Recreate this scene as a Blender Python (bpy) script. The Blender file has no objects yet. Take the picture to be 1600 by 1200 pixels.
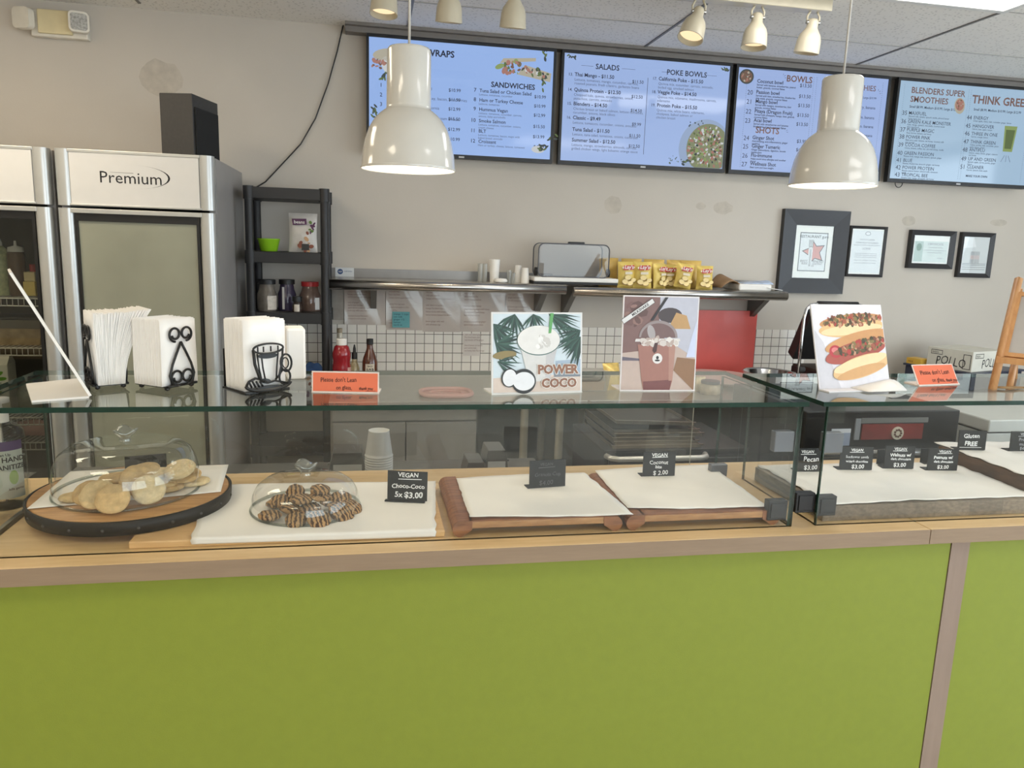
import bpy, math, random
from mathutils import Vector, Matrix, Quaternion, noise
random.seed(7)
sc = bpy.context.scene
COL = sc.collection
PI = math.pi
R = math.radians

# ------------------------------------------------------------------ camera
CAM = Vector((0, 0, 1.60))
FPX, YAW, PITCH, ROLL = 1189.53, 0.1914515, 0.1794418, 0.0326899
_f = Vector((math.sin(YAW)*math.cos(PITCH), math.cos(YAW)*math.cos(PITCH), -math.sin(PITCH)))
_r0 = Vector((math.cos(YAW), -math.sin(YAW), 0)); _u0 = _r0.cross(_f)
_r = _r0*math.cos(ROLL) + _u0*math.sin(ROLL); _u = _u0*math.cos(ROLL) - _r0*math.sin(ROLL)
cd = bpy.data.cameras.new('camera'); cam = bpy.data.objects.new('camera', cd); COL.objects.link(cam)
cd.sensor_fit = 'HORIZONTAL'; cd.sensor_width = 36; cd.lens = FPX/1600*36; cd.clip_start = .05
cam.matrix_world = Matrix(((_r.x, _u.x, -_f.x, CAM.x), (_r.y, _u.y, -_f.y, CAM.y), (_r.z, _u.z, -_f.z, CAM.z), (0, 0, 0, 1)))
sc.camera = cam

def ray(px, py): return _f + _r*((px-800)/FPX) - _u*((py-600)/FPX)
def PY(px, py, Y): d = ray(px, py); return CAM + d*((Y-CAM.y)/d.y)      # the point of the photograph on the upright plane y = Y
def PZ(px, py, Z): d = ray(px, py); return CAM + d*((Z-CAM.z)/d.z)      # the point of the photograph on the level plane z = Z

# ------------------------------------------------------------------ world, exposure
wd = bpy.data.worlds.new('sky'); sc.world = wd; wd.use_nodes = True
wd.node_tree.nodes['Background'].inputs[0].default_value = (.80, .90, 1.0, 1)
wd.node_tree.nodes['Background'].inputs[1].default_value = 2.5
sc.view_settings.view_transform = 'Standard'; sc.view_settings.look = 'None'
sc.view_settings.gamma = 1; sc.view_settings.use_curve_mapping = False
sc.view_settings.exposure = 0.0
LIGHT_PANEL = 10.5; LIGHT_PENDANT = 20.0; LIGHT_SPOT = 1.2; SCREEN = .95

def window_light(name, loc, rot, sx, sy, power, color):                 # daylight coming in through a shop window
    l = bpy.data.lights.new(name, 'AREA'); l.shape = 'RECTANGLE'; l.size = sx; l.size_y = sy; l.energy = power; l.color = color
    o = bpy.data.objects.new(name, l); COL.objects.link(o); o.location = loc; o.rotation_euler = rot
    return o
window_light('daylight_front', (2.6, -3.95, 1.55), (R(106), 0, 0), 4.6, 2.0, 86, (.84, .92, 1.0))
window_light('daylight_right', (5.15, .2, 1.55), (R(106), 0, R(90)), 4.0, 2.0, 70, (.76, .88, 1.0))

# ------------------------------------------------------------------ materials
def lin(c):
    return tuple(((x/255)/12.92 if x/255 <= .04045 else ((x/255+.055)/1.055)**2.4) for x in c)
MATS = {}
def _new(name):
    m = bpy.data.materials.new(name); m.use_nodes = True
    nt = m.node_tree
    return m, nt, nt.nodes['Principled BSDF']
def mat(name, rgb, rough=.5, metal=0, var=.05, scale=18, bump=0, bscale=120, coat=0, spec=.5, emit=0, trans=0, alpha=1):
    if name in MATS: return MATS[name]
    m, nt, b = _new(name); c = lin(rgb)
    tc = nt.nodes.new('ShaderNodeTexCoord')
    if var:
        n = nt.nodes.new('ShaderNodeTexNoise'); n.inputs['Scale'].default_value = scale; n.inputs['Detail'].default_value = 3
        nt.links.new(tc.outputs['Object'], n.inputs['Vector'])
        cr = nt.nodes.new('ShaderNodeValToRGB'); nt.links.new(n.outputs['Fac'], cr.inputs[0])
        cr.color_ramp.elements[0].position = .3; cr.color_ramp.elements[1].position = .7
        cr.color_ramp.elements[0].color = (*[x*(1-var) for x in c], 1); cr.color_ramp.elements[1].color = (*[min(1, x*(1+var)) for x in c], 1)
        nt.links.new(cr.outputs[0], b.inputs['Base Color'])
        if emit: nt.links.new(cr.outputs[0], b.inputs['Emission Color'])
    else:
        b.inputs['Base Color'].default_value = (*c, 1)
        if emit: b.inputs['Emission Color'].default_value = (*c, 1)
    b.inputs['Roughness'].default_value = rough; b.inputs['Metallic'].default_value = metal
    b.inputs['Coat Weight'].default_value = coat; b.inputs['Specular IOR Level'].default_value = spec
    if emit: b.inputs['Emission Strength'].default_value = emit
    if bump:
        n2 = nt.nodes.new('ShaderNodeTexNoise'); n2.inputs['Scale'].default_value = bscale; n2.inputs['Detail'].default_value = 4
        nt.links.new(tc.outputs['Object'], n2.inputs['Vector'])
        bp = nt.nodes.new('ShaderNodeBump'); bp.inputs['Strength'].default_value = bump; bp.inputs['Distance'].default_value = .004
        nt.links.new(n2.outputs['Fac'], bp.inputs['Height']); nt.links.new(bp.outputs[0], b.inputs['Normal'])
    MATS[name] = m
    return m
def wood(name, a, bcol, scale=6, stretch=(1, 12, 12), rough=.45, coat=0, bands=0):
    if name in MATS: return MATS[name]
    m, nt, b = _new(name)
    tc = nt.nodes.new('ShaderNodeTexCoord'); mp = nt.nodes.new('ShaderNodeMapping'); mp.inputs['Scale'].default_value = stretch
    n = nt.nodes.new('ShaderNodeTexNoise'); n.inputs['Scale'].default_value = scale; n.inputs['Detail'].default_value = 6; n.inputs['Roughness'].default_value = .6
    nt.links.new(tc.outputs['Object'], mp.inputs[0]); nt.links.new(mp.outputs[0], n.inputs['Vector'])
    cr = nt.nodes.new('ShaderNodeValToRGB'); nt.links.new(n.outputs['Fac'], cr.inputs[0])
    cr.color_ramp.elements[0].position = .3; cr.color_ramp.elements[1].position = .72
    cr.color_ramp.elements[0].color = (*lin(a), 1); cr.color_ramp.elements[1].color = (*lin(bcol), 1)
    out = cr.outputs[0]
    if bands:                                                             # blocks of different tone side by side
        sx = nt.nodes.new('ShaderNodeSeparateXYZ'); nt.links.new(tc.outputs['Object'], sx.inputs[0])
        mu = nt.nodes.new('ShaderNodeMath'); mu.operation = 'MULTIPLY'; mu.inputs[1].default_value = bands; nt.links.new(sx.outputs[0], mu.inputs[0])
        fl = nt.nodes.new('ShaderNodeMath'); fl.operation = 'FLOOR'; nt.links.new(mu.outputs[0], fl.inputs[0])
        wn = nt.nodes.new('ShaderNodeTexWhiteNoise'); wn.noise_dimensions = '1D'; nt.links.new(fl.outputs[0], wn.inputs['W'])
        mr = nt.nodes.new('ShaderNodeMapRange'); mr.inputs[3].default_value = .72; mr.inputs[4].default_value = 1.1; nt.links.new(wn.outputs['Value'], mr.inputs[0])
        vm = nt.nodes.new('ShaderNodeVectorMath'); vm.operation = 'SCALE'; nt.links.new(out, vm.inputs[0]); nt.links.new(mr.outputs[0], vm.inputs['Scale']); out = vm.outputs[0]
    nt.links.new(out, b.inputs['Base Color'])
    b.inputs['Roughness'].default_value = rough; b.inputs['Coat Weight'].default_value = coat
    MATS[name] = m
    return m
def glass(name, tint=(1, 1, 1), ior=1.5, rough=0.0, body=0.0, bodycol=(200, 200, 200), polar=0):
    """clear sheet glass: light passes straight on, the outer face mirrors by Fresnel; body adds a little milky haze of its own"""
    if name in MATS: return MATS[name]
    m = bpy.data.materials.new(name); m.use_nodes = True; nt = m.node_tree; nt.nodes.clear()
    o = nt.nodes.new('ShaderNodeOutputMaterial'); tr = nt.nodes.new('ShaderNodeBsdfTransparent'); gl = nt.nodes.new('ShaderNodeBsdfGlossy')
    tr.inputs[0].default_value = (*tint, 1); gl.inputs['Roughness'].default_value = rough; gl.inputs[0].default_value = (.95, .98, .96, 1)
    fr = nt.nodes.new('ShaderNodeFresnel'); fr.inputs[0].default_value = ior
    ge = nt.nodes.new('ShaderNodeNewGeometry'); sb = nt.nodes.new('ShaderNodeMath'); sb.operation = 'SUBTRACT'; sb.inputs[0].default_value = 1
    nt.links.new(ge.outputs['Backfacing'], sb.inputs[1])
    mu = nt.nodes.new('ShaderNodeMath'); mu.operation = 'MULTIPLY'; nt.links.new(fr.outputs[0], mu.inputs[0]); nt.links.new(sb.outputs[0], mu.inputs[1])
    src = tr
    if body:
        df = nt.nodes.new('ShaderNodeBsdfDiffuse'); df.inputs[0].default_value = (*lin(bodycol), 1)
        m2 = nt.nodes.new('ShaderNodeMixShader'); m2.inputs[0].default_value = body
        nt.links.new(tr.outputs[0], m2.inputs[1]); nt.links.new(df.outputs[0], m2.inputs[2]); src = m2
    mx = nt.nodes.new('ShaderNodeMixShader'); nt.links.new(mu.outputs[0], mx.inputs[0]); nt.links.new(src.outputs[0], mx.inputs[1]); nt.links.new(gl.outputs[0], mx.inputs[2])
    nt.links.new(mx.outputs[0], o.inputs[0])
    MATS[name] = m
    return m
def emis(name, rgb, strength):
    if name in MATS: return MATS[name]
    m = bpy.data.materials.new(name); m.use_nodes = True; nt = m.node_tree; nt.nodes.clear()
    o = nt.nodes.new('ShaderNodeOutputMaterial'); e = nt.nodes.new('ShaderNodeEmission'); e.inputs[0].default_value = (*lin(rgb), 1); e.inputs[1].default_value = strength
    nt.links.new(e.outputs[0], o.inputs[0]); MATS[name] = m
    return m

# ------------------------------------------------------------------ mesh helpers
class MB:
    """collects shapes and links them as ONE mesh object"""
    def __init__(s): s.v = []; s.f = []; s.mi = []; s.sm = []; s.mats = []
    def k(s, m):
        if m not in s.mats: s.mats.append(m)
        return s.mats.index(m)
    def add(s, vs, fs, m, smooth=False, mx=None):
        b = len(s.v); vs = [Vector(v) for v in vs]
        if mx is not None: vs = [mx @ v for v in vs]
        s.v += vs; i = s.k(m)
        for f in fs: s.f.append([b+x for x in f]); s.mi.append(i); s.sm.append(smooth)
        return s
    def box(s, a, b, m, mx=None, edge=None, thin=None):
        x0, y0, z0 = a; x1, y1, z1 = b
        x0, x1 = min(x0, x1), max(x0, x1); y0, y1 = min(y0, y1), max(y0, y1); z0, z1 = min(z0, z1), max(z0, z1)
        vs = [(x0, y0, z0), (x1, y0, z0), (x1, y1, z0), (x0, y1, z0), (x0, y0, z1), (x1, y0, z1), (x1, y1, z1), (x0, y1, z1)]
        fs = [(0, 3, 2, 1), (4, 5, 6, 7), (0, 1, 5, 4), (2, 3, 7, 6), (1, 2, 6, 5), (3, 0, 4, 7)]
        if edge is None: return s.add(vs, fs, m, False, mx)
        ax = {'z': (0, 1), 'y': (2, 3), 'x': (4, 5)}[thin]
        s.add(vs, [fs[i] for i in ax], m, False, mx)
        return s.add(vs, [fs[i] for i in range(6) if i not in ax], edge, False, mx)
    def lathe(s, prof, m, n=32, mx=None, smooth=True, c=(0, 0, 0), cap0=False, cap1=False):
        vs = []; fs = []; L = len(prof)
        for j in range(n):
            a = 2*PI*j/n; ca, sa = math.cos(a), math.sin(a)
            for r, z in prof: vs.append((c[0]+r*ca, c[1]+r*sa, c[2]+z))
        for j in range(n):
            q = (j+1) % n
            for i in range(L-1): fs.append((j*L+i, q*L+i, q*L+i+1, j*L+i+1))
        s.add(vs, fs, m, smooth, mx)
        if cap0: s.add([vs[j*L] for j in range(n)], [tuple(range(n-1, -1, -1))], m, False, mx)
        if cap1: s.add([vs[j*L+L-1] for j in range(n)], [tuple(range(n))], m, False, mx)
        return s
    def cyl(s, c, r, h, m, n=24, mx=None, r2=None): return s.lathe([(r, 0), (r if r2 is None else r2, h)], m, n, mx, True, c, True, True)
    def tube(s, pts, r, m, n=8, closed=False, mx=None, r2=None):
        pts = [Vector(p) for p in pts]; L = len(pts); vs = []; fs = []; up = None
        for i, p in enumerate(pts):
            if closed: t = pts[(i+1) % L]-pts[i-1]
            else: t = pts[min(i+1, L-1)]-pts[max(i-1, 0)]
            t = t.normalized() if t.length > 1e-9 else Vector((0, 0, 1))
            if up is None:
                up = Vector((0, 0, 1)) if abs(t.z) < .9 else Vector((1, 0, 0))
            a = t.cross(up)
            if a.length < 1e-6: a = t.orthogonal()
            a.normalize(); bb = a.cross(t).normalized(); up = bb
            rr = r if r2 is None else r+(r2-r)*i/max(1, L-1)
            for j in range(n):
                q = 2*PI*j/n; vs.append(p+a*(rr*math.cos(q))+bb*(rr*math.sin(q)))
        for i in range(L if closed else L-1):
            k2 = (i+1) % L
            for j in range(n): fs.append((i*n+j, i*n+(j+1) % n, k2*n+(j+1) % n, k2*n+j))
        if not closed: fs.append(tuple(range(n-1, -1, -1))); fs.append(tuple((L-1)*n+j for j in range(n)))
        return s.add(vs, fs, m, True, mx)
    def prism(s, poly, z0, z1, m, mx=None, side=None, smooth=False):
        n = len(poly); vs = [(x, y, z0) for x, y in poly]+[(x, y, z1) for x, y in poly]
        s.add(vs, [tuple(range(n-1, -1, -1)), tuple(range(n, 2*n))], m, False, mx)
        return s.add(vs, [(i, (i+1) % n, n+(i+1) % n, n+i) for i in range(n)], side or m, smooth, mx)
    def grid(s, nu, nv, fn, m, mx=None, smooth=True):
        vs = [fn(i/nu, j/nv) for j in range(nv+1) for i in range(nu+1)]
        fs = [(j*(nu+1)+i, j*(nu+1)+i+1, (j+1)*(nu+1)+i+1, (j+1)*(nu+1)+i) for j in range(nv) for i in range(nu)]
        return s.add(vs, fs, m, smooth, mx)
    def flat(s, poly, m, mx=None, w=0): return s.add([(x, y, w) for x, y in poly], [tuple(range(len(poly)))], m, False, mx)
    def text(s, t, x, y, size, m, mx=None, align='LEFT', w=0, bold=0, shear=0, jit=0, sx=1, rot=0, extrude=0):
        cu = bpy.data.curves.new('t', 'FONT'); cu.body = t; cu.size = size; cu.align_x = align; cu.offset = bold*size; cu.shear = shear; cu.extrude = extrude
        cu.resolution_u = 2
        o = bpy.data.objects.new('t', cu); me = o.to_mesh()
        loc = Matrix.Translation((x, y, w)) @ Matrix.Rotation(rot, 4, 'Z') @ Matrix.Diagonal((sx, 1, 1, 1))
        full = loc if mx is None else mx @ loc
        vs = [v.co.copy() for v in me.vertices]
        if jit:
            for v in vs: v.y += jit*size*math.sin(v.x/size*2.3+len(t)); v.x += jit*.5*size*math.sin(v.y/size*5+v.x/size*3)
        fs = [tuple(p.vertices) for p in me.polygons]
        s.add(vs, fs, m, False, full)
        o.to_mesh_clear(); bpy.data.objects.remove(o); bpy.data.curves.remove(cu)
        return s
    def build(s, name, parent=None, origin=None, world=False, bevel=0, solid=0, loc=None, rot=None, sub=0, seg=2):
        me = bpy.data.meshes.new(name)
        off = Vector((0, 0, 0))
        if parent is not None and world: off = Vector(parent.location); 
        elif origin is not None: off = Vector(origin)
        me.from_pydata([v-off for v in s.v], [], s.f)
        for m in s.mats: me.materials.append(m)
        me.polygons.foreach_set('material_index', s.mi); me.polygons.foreach_set('use_smooth', s.sm); me.update()
        o = bpy.data.objects.new(name, me); COL.objects.link(o)
        if parent is not None: o.parent = parent
        elif origin is not None: o.location = origin
        if loc is not None: o.location = loc
        if rot is not None: o.rotation_euler = rot
        if solid: md = o.modifiers.new('thick', 'SOLIDIFY'); md.thickness = solid; md.offset = 0
        if bevel: md = o.modifiers.new('bevel', 'BEVEL'); md.width = bevel; md.segments = seg; md.limit_method = 'ANGLE'; md.angle_limit = R(40)
        if sub: md = o.modifiers.new('sub', 'SUBSURF'); md.levels = sub; md.render_levels = sub
        return o
def tag(o, label, cat, group=None, kind=None):
    o['label'] = label; o['category'] = cat
    if group: o['group'] = group
    if kind: o['kind'] = kind
    return o
def thing(name, label, cat, loc=(0, 0, 0), rz=0, group=None, rot=None):
    o = bpy.data.objects.new(name, None); COL.objects.link(o); o.location = loc; o.rotation_euler = rot if rot else (0, 0, rz); o.empty_display_size = .05
    return tag(o, label, cat, group)
def struct(o): o['kind'] = 'structure'; return o
def copy_tree(o, parent=None):
    c = o.copy(); COL.objects.link(c)
    if parent is not None: c.parent = parent
    for ch in list(o.children): copy_tree(ch, c)
    return c
def frame_from(p, u, v):
    """matrix with local x along u, y along v, z out of the face"""
    u = Vector(u).normalized(); v = Vector(v); v = (v-u*v.dot(u)).normalized(); w = u.cross(v)
    return Matrix(((u.x, v.x, w.x, p[0]), (u.y, v.y, w.y, p[1]), (u.z, v.z, w.z, p[2]), (0, 0, 0, 1)))
def ell(cx, cy, a, b, n=28, rot=0, a0=0, a1=2*PI):
    out = []
    full = abs(a1-a0-2*PI) < 1e-6
    for i in range(n if full else n+1):
        t = a0+(a1-a0)*i/n; x, y = a*math.cos(t), b*math.sin(t)
        out.append((cx+x*math.cos(rot)-y*math.sin(rot), cy+x*math.sin(rot)+y*math.cos(rot)))
    return out
def rrect(x0, y0, x1, y1, r, n=5):
    out = []
    for cx, cy, a in ((x1-r, y1-r, 0), (x0+r, y1-r, 90), (x0+r, y0+r, 180), (x1-r, y0+r, 270)):
        for i in range(n+1): t = R(a+90*i/n); out.append((cx+r*math.cos(t), cy+r*math.sin(t)))
    return out
def blobs(mb, mx, cx, cy, a, b, n, size, mats, w, rnd, rot=0):
    for i in range(n):
        t = rnd.uniform(0, 2*PI); q = math.sqrt(rnd.random()); x, y = a*q*math.cos(t), b*q*math.sin(t)
        X = cx+x*math.cos(rot)-y*math.sin(rot); Y = cy+x*math.sin(rot)+y*math.cos(rot)
        s_ = size*rnd.uniform(.5, 1.3)
        mb.flat(ell(X, Y, s_, s_*rnd.uniform(.4, .9), 7, rnd.uniform(0, PI)), rnd.choice(mats), mx, w+i*2e-6)

# common materials
M_WALL = mat('wall_paint', (202, 194, 182), .85, var=.035, scale=2.2, bump=.08, bscale=90)
M_CEIL, nt, bs = _new('ceiling_tile')                                   # mineral tile with dark pin holes
tc = nt.nodes.new('ShaderNodeTexCoord'); vo = nt.nodes.new('ShaderNodeTexVoronoi'); vo.inputs['Scale'].default_value = 55
nt.links.new(tc.outputs['Object'], vo.inputs['Vector']); cr = nt.nodes.new('ShaderNodeValToRGB'); nt.links.new(vo.outputs['Distance'], cr.inputs[0])
cr.color_ramp.elements[0].position = .14; cr.color_ramp.elements[0].color = (*lin((206, 203, 197)), 1); cr.color_ramp.elements[1].position = .34; cr.color_ramp.elements[1].color = (*lin((241, 238, 232)), 1)
nt.links.new(cr.outputs[0], bs.inputs['Base Color']); bs.inputs['Roughness'].default_value = .9
M_GLASS = glass('clear_glass', (.982, .991, .986), 1.55)
M_TOPGLASS = glass('top_sheet_glass', (.982, .991, .986), 1.85)
M_EDGE = mat('glass_edge', (22, 52, 42), .12, var=.15, scale=30)
M_BLACK = mat('black_plastic', (26, 26, 27), .45)
M_DKGREY = mat('dark_grey_plastic', (52, 51, 51), .55)
M_STEEL = mat('brushed_steel', (178, 176, 172), .3, 1, var=.08, scale=40)
M_WHITE = mat('white_paper', (235, 233, 228), .8, var=.02)
M_CHROME = mat('chrome', (200, 200, 200), .12, 1, var=.02)
M_INK = mat('black_ink', (22, 20, 22), .7, var=0)
M_CHALK = mat('chalk_white', (240, 240, 238), .9, var=.05, scale=300)
# ================================================================== the setting
WX0, WX1, WY0, WY1, H = -3.4, 5.2, -4.0, 4.1, 2.64
struct(MB().box((WX0-.1, WY0-.1, -.1), (WX1+.1, WY1+.1, 0), mat('floor_tile', (206, 198, 188), .5, var=.1, scale=3)).build('floor'))
struct(MB().box((WX0-.1, WY0-.1, H), (WX1+.1, WY1+.1, H+.1), M_CEIL).build('ceiling'))
struct(MB().box((WX0-.1, WY1, 0), (WX1+.1, WY1+.1, H), M_WALL).build('wall_back'))
struct(MB().box((WX0-.1, WY0, 0), (WX0, WY1, H), M_WALL).build('wall_left'))
b = MB()   # right wall with a big window opening
b.box((WX1, WY0, 0), (WX1+.1, WY1, .5), M_WALL).box((WX1, WY0, 2.6), (WX1+.1, WY1, H), M_WALL)
b.box((WX1, WY0, .5), (WX1+.1, -1.9, 2.6), M_WALL).box((WX1, 2.3, .5), (WX1+.1, WY1, 2.6), M_WALL)
struct(b.build('wall_right'))
b = MB()   # shop front wall
b.box((WX0, WY0-.1, 0), (.2, WY0, H), M_WALL).box((.2, WY0-.1, 0), (5.0, WY0, .5), M_WALL).box((.2, WY0-.1, 2.6), (5.0, WY0, H), M_WALL).box((5.0, WY0-.1, 0), (WX1, WY0, H), M_WALL)
struct(b.build('wall_front'))
alu = mat('window_aluminium', (90, 88, 85), .4, .8)
for i, (a0, a1) in enumerate(((.2, 2.6), (2.6, 5.0))):
    b = MB()
    b.box((a0, WY0-.07, .5), (a0+.06, WY0-.02, 2.6), alu).box((a1-.06, WY0-.07, .5), (a1, WY0-.02, 2.6), alu)
    b.box((a0, WY0-.07, .5), (a1, WY0-.02, .56), alu).box((a0, WY0-.07, 2.54), (a1, WY0-.02, 2.6), alu)
    w = struct(b.build('window_%d' % (i+1)))
    MB().box((a0+.06, WY0-.05, .56), (a1-.06, WY0-.04, 2.54), M_GLASS).build('pane', w)
b = MB()
for a0, a1 in ((-1.9, .2), (.2, 2.3)):
    b.box((WX1+.02, a0, .5), (WX1+.07, a0+.05, 2.6), alu).box((WX1+.02, a1-.05, .5), (WX1+.07, a1, 2.6), alu)
    b.box((WX1+.02, a0, .5), (WX1+.07, a1, .56), alu).box((WX1+.02, a0, 2.54), (WX1+.07, a1, 2.6), alu)
w = struct(b.build('window_3'))
MB().box((WX1+.04, -1.85, .56), (WX1+.05, 2.25, 2.54), M_GLASS).build('pane', w)
struct(MB().box((-.1, 4.03, 2.600), (WX1, 4.1, 2.64), mat('trim_grey', (128, 122, 116), .6)).box((-.1, 4.0, 2.625), (WX1, 4.03, 2.64), mat('trim_grey', (128, 122, 116), .6)).build('trim_1'))
# ceiling grid: thin metal tees between the tiles
b = MB(); tee = mat('ceiling_tee', (120, 117, 112), .5)
for x in [1.42+1.22*k for k in range(-3, 4)]: b.box((x-.006, WY0, H-.0045), (x+.006, 4.0, H+.01), tee)
for y in [3.61-.61*k for k in range(0, 12)]: b.box((WX0, y-.004, H-.003), (WX1, y+.004, H+.01), mat('ceiling_tee_pale', (172, 168, 162), .5))
struct(b.build('trim_2'))
# tiled splashback with real grout grooves in the bump
m, nt, bs = _new('splash_tile')
tc = nt.nodes.new('ShaderNodeTexCoord'); br = nt.nodes.new('ShaderNodeTexBrick')
br.offset = 0; br.inputs['Scale'].default_value = 1; br.inputs['Brick Width'].default_value = .0508; br.inputs['Row Height'].default_value = .0508
br.inputs['Mortar Size'].default_value = .0018; br.inputs['Color1'].default_value = (*lin((232, 226, 216)), 1); br.inputs['Color2'].default_value = (*lin((238, 232, 222)), 1); br.inputs['Mortar'].default_value = (*lin((120, 112, 102)), 1)
mp = nt.nodes.new('ShaderNodeMapping'); mp.inputs['Rotation'].default_value = (R(90), 0, 0)
nt.links.new(tc.outputs['Object'], mp.inputs[0]); nt.links.new(mp.outputs[0], br.inputs['Vector']); nt.links.new(br.outputs['Color'], bs.inputs['Base Color'])
bp = nt.nodes.new('ShaderNodeBump'); bp.inputs['Strength'].default_value = .5; bp.inputs['Distance'].default_value = .002; bp.invert = True
nt.links.new(br.outputs['Fac'], bp.inputs['Height']); nt.links.new(bp.outputs[0], bs.inputs['Normal']); bs.inputs['Roughness'].default_value = .25
struct(MB().box((-.62, 4.09, .80), (2.56, 4.1, 1.165), m).build('trim_3'))
# scuffs and patches of old paint on the wall
sm = mat('wall_scuff', (192, 183, 169), .85, var=.1, scale=25)
b = MB()
def scuff(px, py, a, bb, n=14):
    p = PY(px, py, 4.0995); b.add([(p.x+a*math.cos(2*PI*i/n)*(1+.25*noise.noise((i*.7, px, 0))), 4.0993, p.z+bb*math.sin(2*PI*i/n)*(1+.3*noise.noise((px, i*.8, 1)))) for i in range(n)], [tuple(range(n))], sm)
scuff(252, 122, .10, .085); scuff(958, 320, .05, .05); scuff(1130, 325, .06, .035); scuff(1420, 345, .045, .03); scuff(1560, 348, .06, .02); scuff(1095, 322, .03, .02)
struct(b.build('trim_4'))

# ceiling light panel in view and its sisters over the room
def troffer(x, y, label, warm=True):
    t = thing('ceiling_light', label, 'ceiling light', (x, y, H), group='ceiling light panels')
    f = mat('white_metal', (228, 226, 220), .4)
    b = MB().box((0, 0, -.012), (1.22, .03, .005), f).box((0, .58, -.012), (1.22, .61, .005), f).box((0, .03, -.012), (.03, .58, .005), f).box((1.19, .03, -.012), (1.22, .58, .005), f)
    b.build('frame', t)
    MB().box((.03, .03, -.006), (1.19, .58, .004), emis('light_panel_warm', (255, 240, 214), LIGHT_PANEL) if warm else emis('light_panel', (252, 250, 246), LIGHT_PANEL*.55)).build('diffuser', t)
troffer(1.42, 2.39, 'bright recessed ceiling light panel above the right-hand spotlight bar', False)
for x, y in ((-2.24, 2.39), (-2.24, .0), (1.42, .0), (-2.24, -2.4), (1.42, -2.4)):
    troffer(x, y, 'recessed ceiling light panel with white frame, away from the spotlight bars', x < 0)

# ================================================================== counter
maple = wood('maple_laminate', (206, 172, 122), (224, 193, 145), 3, (2, 16, 16), .35)
green = mat('green_laminate', (130, 142, 45), .55, var=.02, scale=40, bump=.05, bscale=400)
t = thing('serving_counter', 'long serving counter with lime green front and light maple top', 'counter', (.3, 1.6, 0))
yf, yb = 1.546, 2.152; sx = 1.356
edge_m = wood('maple_edge', (140, 119, 97), (150, 128, 105), 4, (2, 20, 20), .5)
MB().box((-2.6, yf, .9122), (sx-.001, yf+.002, .949), edge_m).box((sx+.001, yf, .9122), (3.4, yf+.002, .949), edge_m).build('edge_band', t, world=True)
MB().box((-2.6, yf+.002, .912), (sx-.001, yb, .95), maple).build('worktop', t, world=True, bevel=.002)
MB().box((sx+.001, yf+.002, .912), (3.4, yb, .95), maple).build('worktop', t, world=True, bevel=.002)
MB().box((-2.6, 1.582, 0), (1.450, 1.60, .912), green).build('front_panel', t, world=True)
MB().box((1.507, 1.582, 0), (3.4, 1.60, .912), green).build('front_panel', t, world=True)
MB().box((1.452, 1.580, 0), (1.505, 1.60, .912), wood('maple_strip', (140, 121, 107), (150, 130, 116), 4, (12, 12, 1), .5)).build('divider_strip', t, world=True)
MB().box((-2.6, 1.60, 0), (3.4, 2.10, .06), M_BLACK).box((-2.6, 2.09, .06), (3.4, 2.10, .912), M_DKGREY).build('carcass', t, world=True)

# ================================================================== glass display cases
def case(name, label, x0, x1, end_left, end_right, yb_, clamps):
    ZB, ZT, yf_ = .95, 1.26, 1.601
    t = thing(name, label, 'display case', ((x0+x1)/2, yf_, ZB), group='glass display cases on the counter')
    MB().box((x0-.015, yf_-.004, ZT-.011), (x1+.012, yb_, ZT), M_TOPGLASS, edge=M_EDGE, thin='z').build('top_glass', t, world=True)
    MB().box((x0, yf_, ZB), (x1, yf_+.008, ZT-.011), M_GLASS, edge=M_EDGE, thin='y').build('front_glass', t, world=True)
    for x, on in ((x0, end_left), (x1-.008, end_right)):
        if on: MB().box((x, yf_+.008, ZB), (x+.008, yb_-.02, ZT-.011), M_GLASS, edge=M_EDGE, thin='x').build('end_glass', t, world=True)
    for c in clamps:
        kind, x, y, z, s = c
        mm = M_BLACK if kind == 'black' else mat('clear_clamp', (104, 106, 112), .25, .2)
        b = MB().box((x if s > 0 else x-.05, y, z-.025), (x+.05 if s > 0 else x, y+.022, z+.025), mm)
        if kind == 'black': b.box((x+s*.006, y-.003, z-.019), (x+s*.044, y, z+.019), mm)
        b.build('glass_clamp', t, world=True, bevel=.002)
    for x, on, s in ((x0, end_left, 1), (x1-.008, end_right, -1)):
        if on:
            xa = x+.008 if s > 0 else x-.045
            MB().box((xa, yf_+.009, ZT-.055), (xa+.045, yf_+.02, ZT-.012), glass('acrylic_block', (.86, .92, .9), 1.5)).build('corner_block', t, world=True)
    return t
lc = case('display_case', 'long glass display case holding the cookies, left of the gap', -.785, 1.014, True, True, 2.035,
     [('black', 1.005, 1.612, .988, -1), ('clear', 1.005, 1.612, 1.16, -1), ('clear', 1.005, 1.93, .985, -1)])
rcx = 1.078
rc = case('display_case', 'glass display case over the thick butcher block, right of the gap', rcx, 3.0, True, False, 2.0,
     [('black', rcx+.009, 1.612, .995, 1), ('black', rcx-.001, 1.612, 1.005, -1), ('clear', rcx+.009, 1.612, 1.155, 1)])
# sliding panes at the servers' side of the left case
MB().box((-.772, 2.018, .95), (.93, 2.023, 1.249), M_GLASS, edge=mat('pane_rim', (190, 192, 188), .3), thin='y').build('rear_glass', lc, world=True)
for x in (-.795, ):
    MB().box((x, 1.61, .95), (x+.01, 2.02, .956), M_STEEL).build('bottom_channel', lc, world=True)
MB().box((1.016, 1.615, .95), (1.022, 2.02, .955), M_STEEL).build('bottom_channel', lc, world=True)
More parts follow.
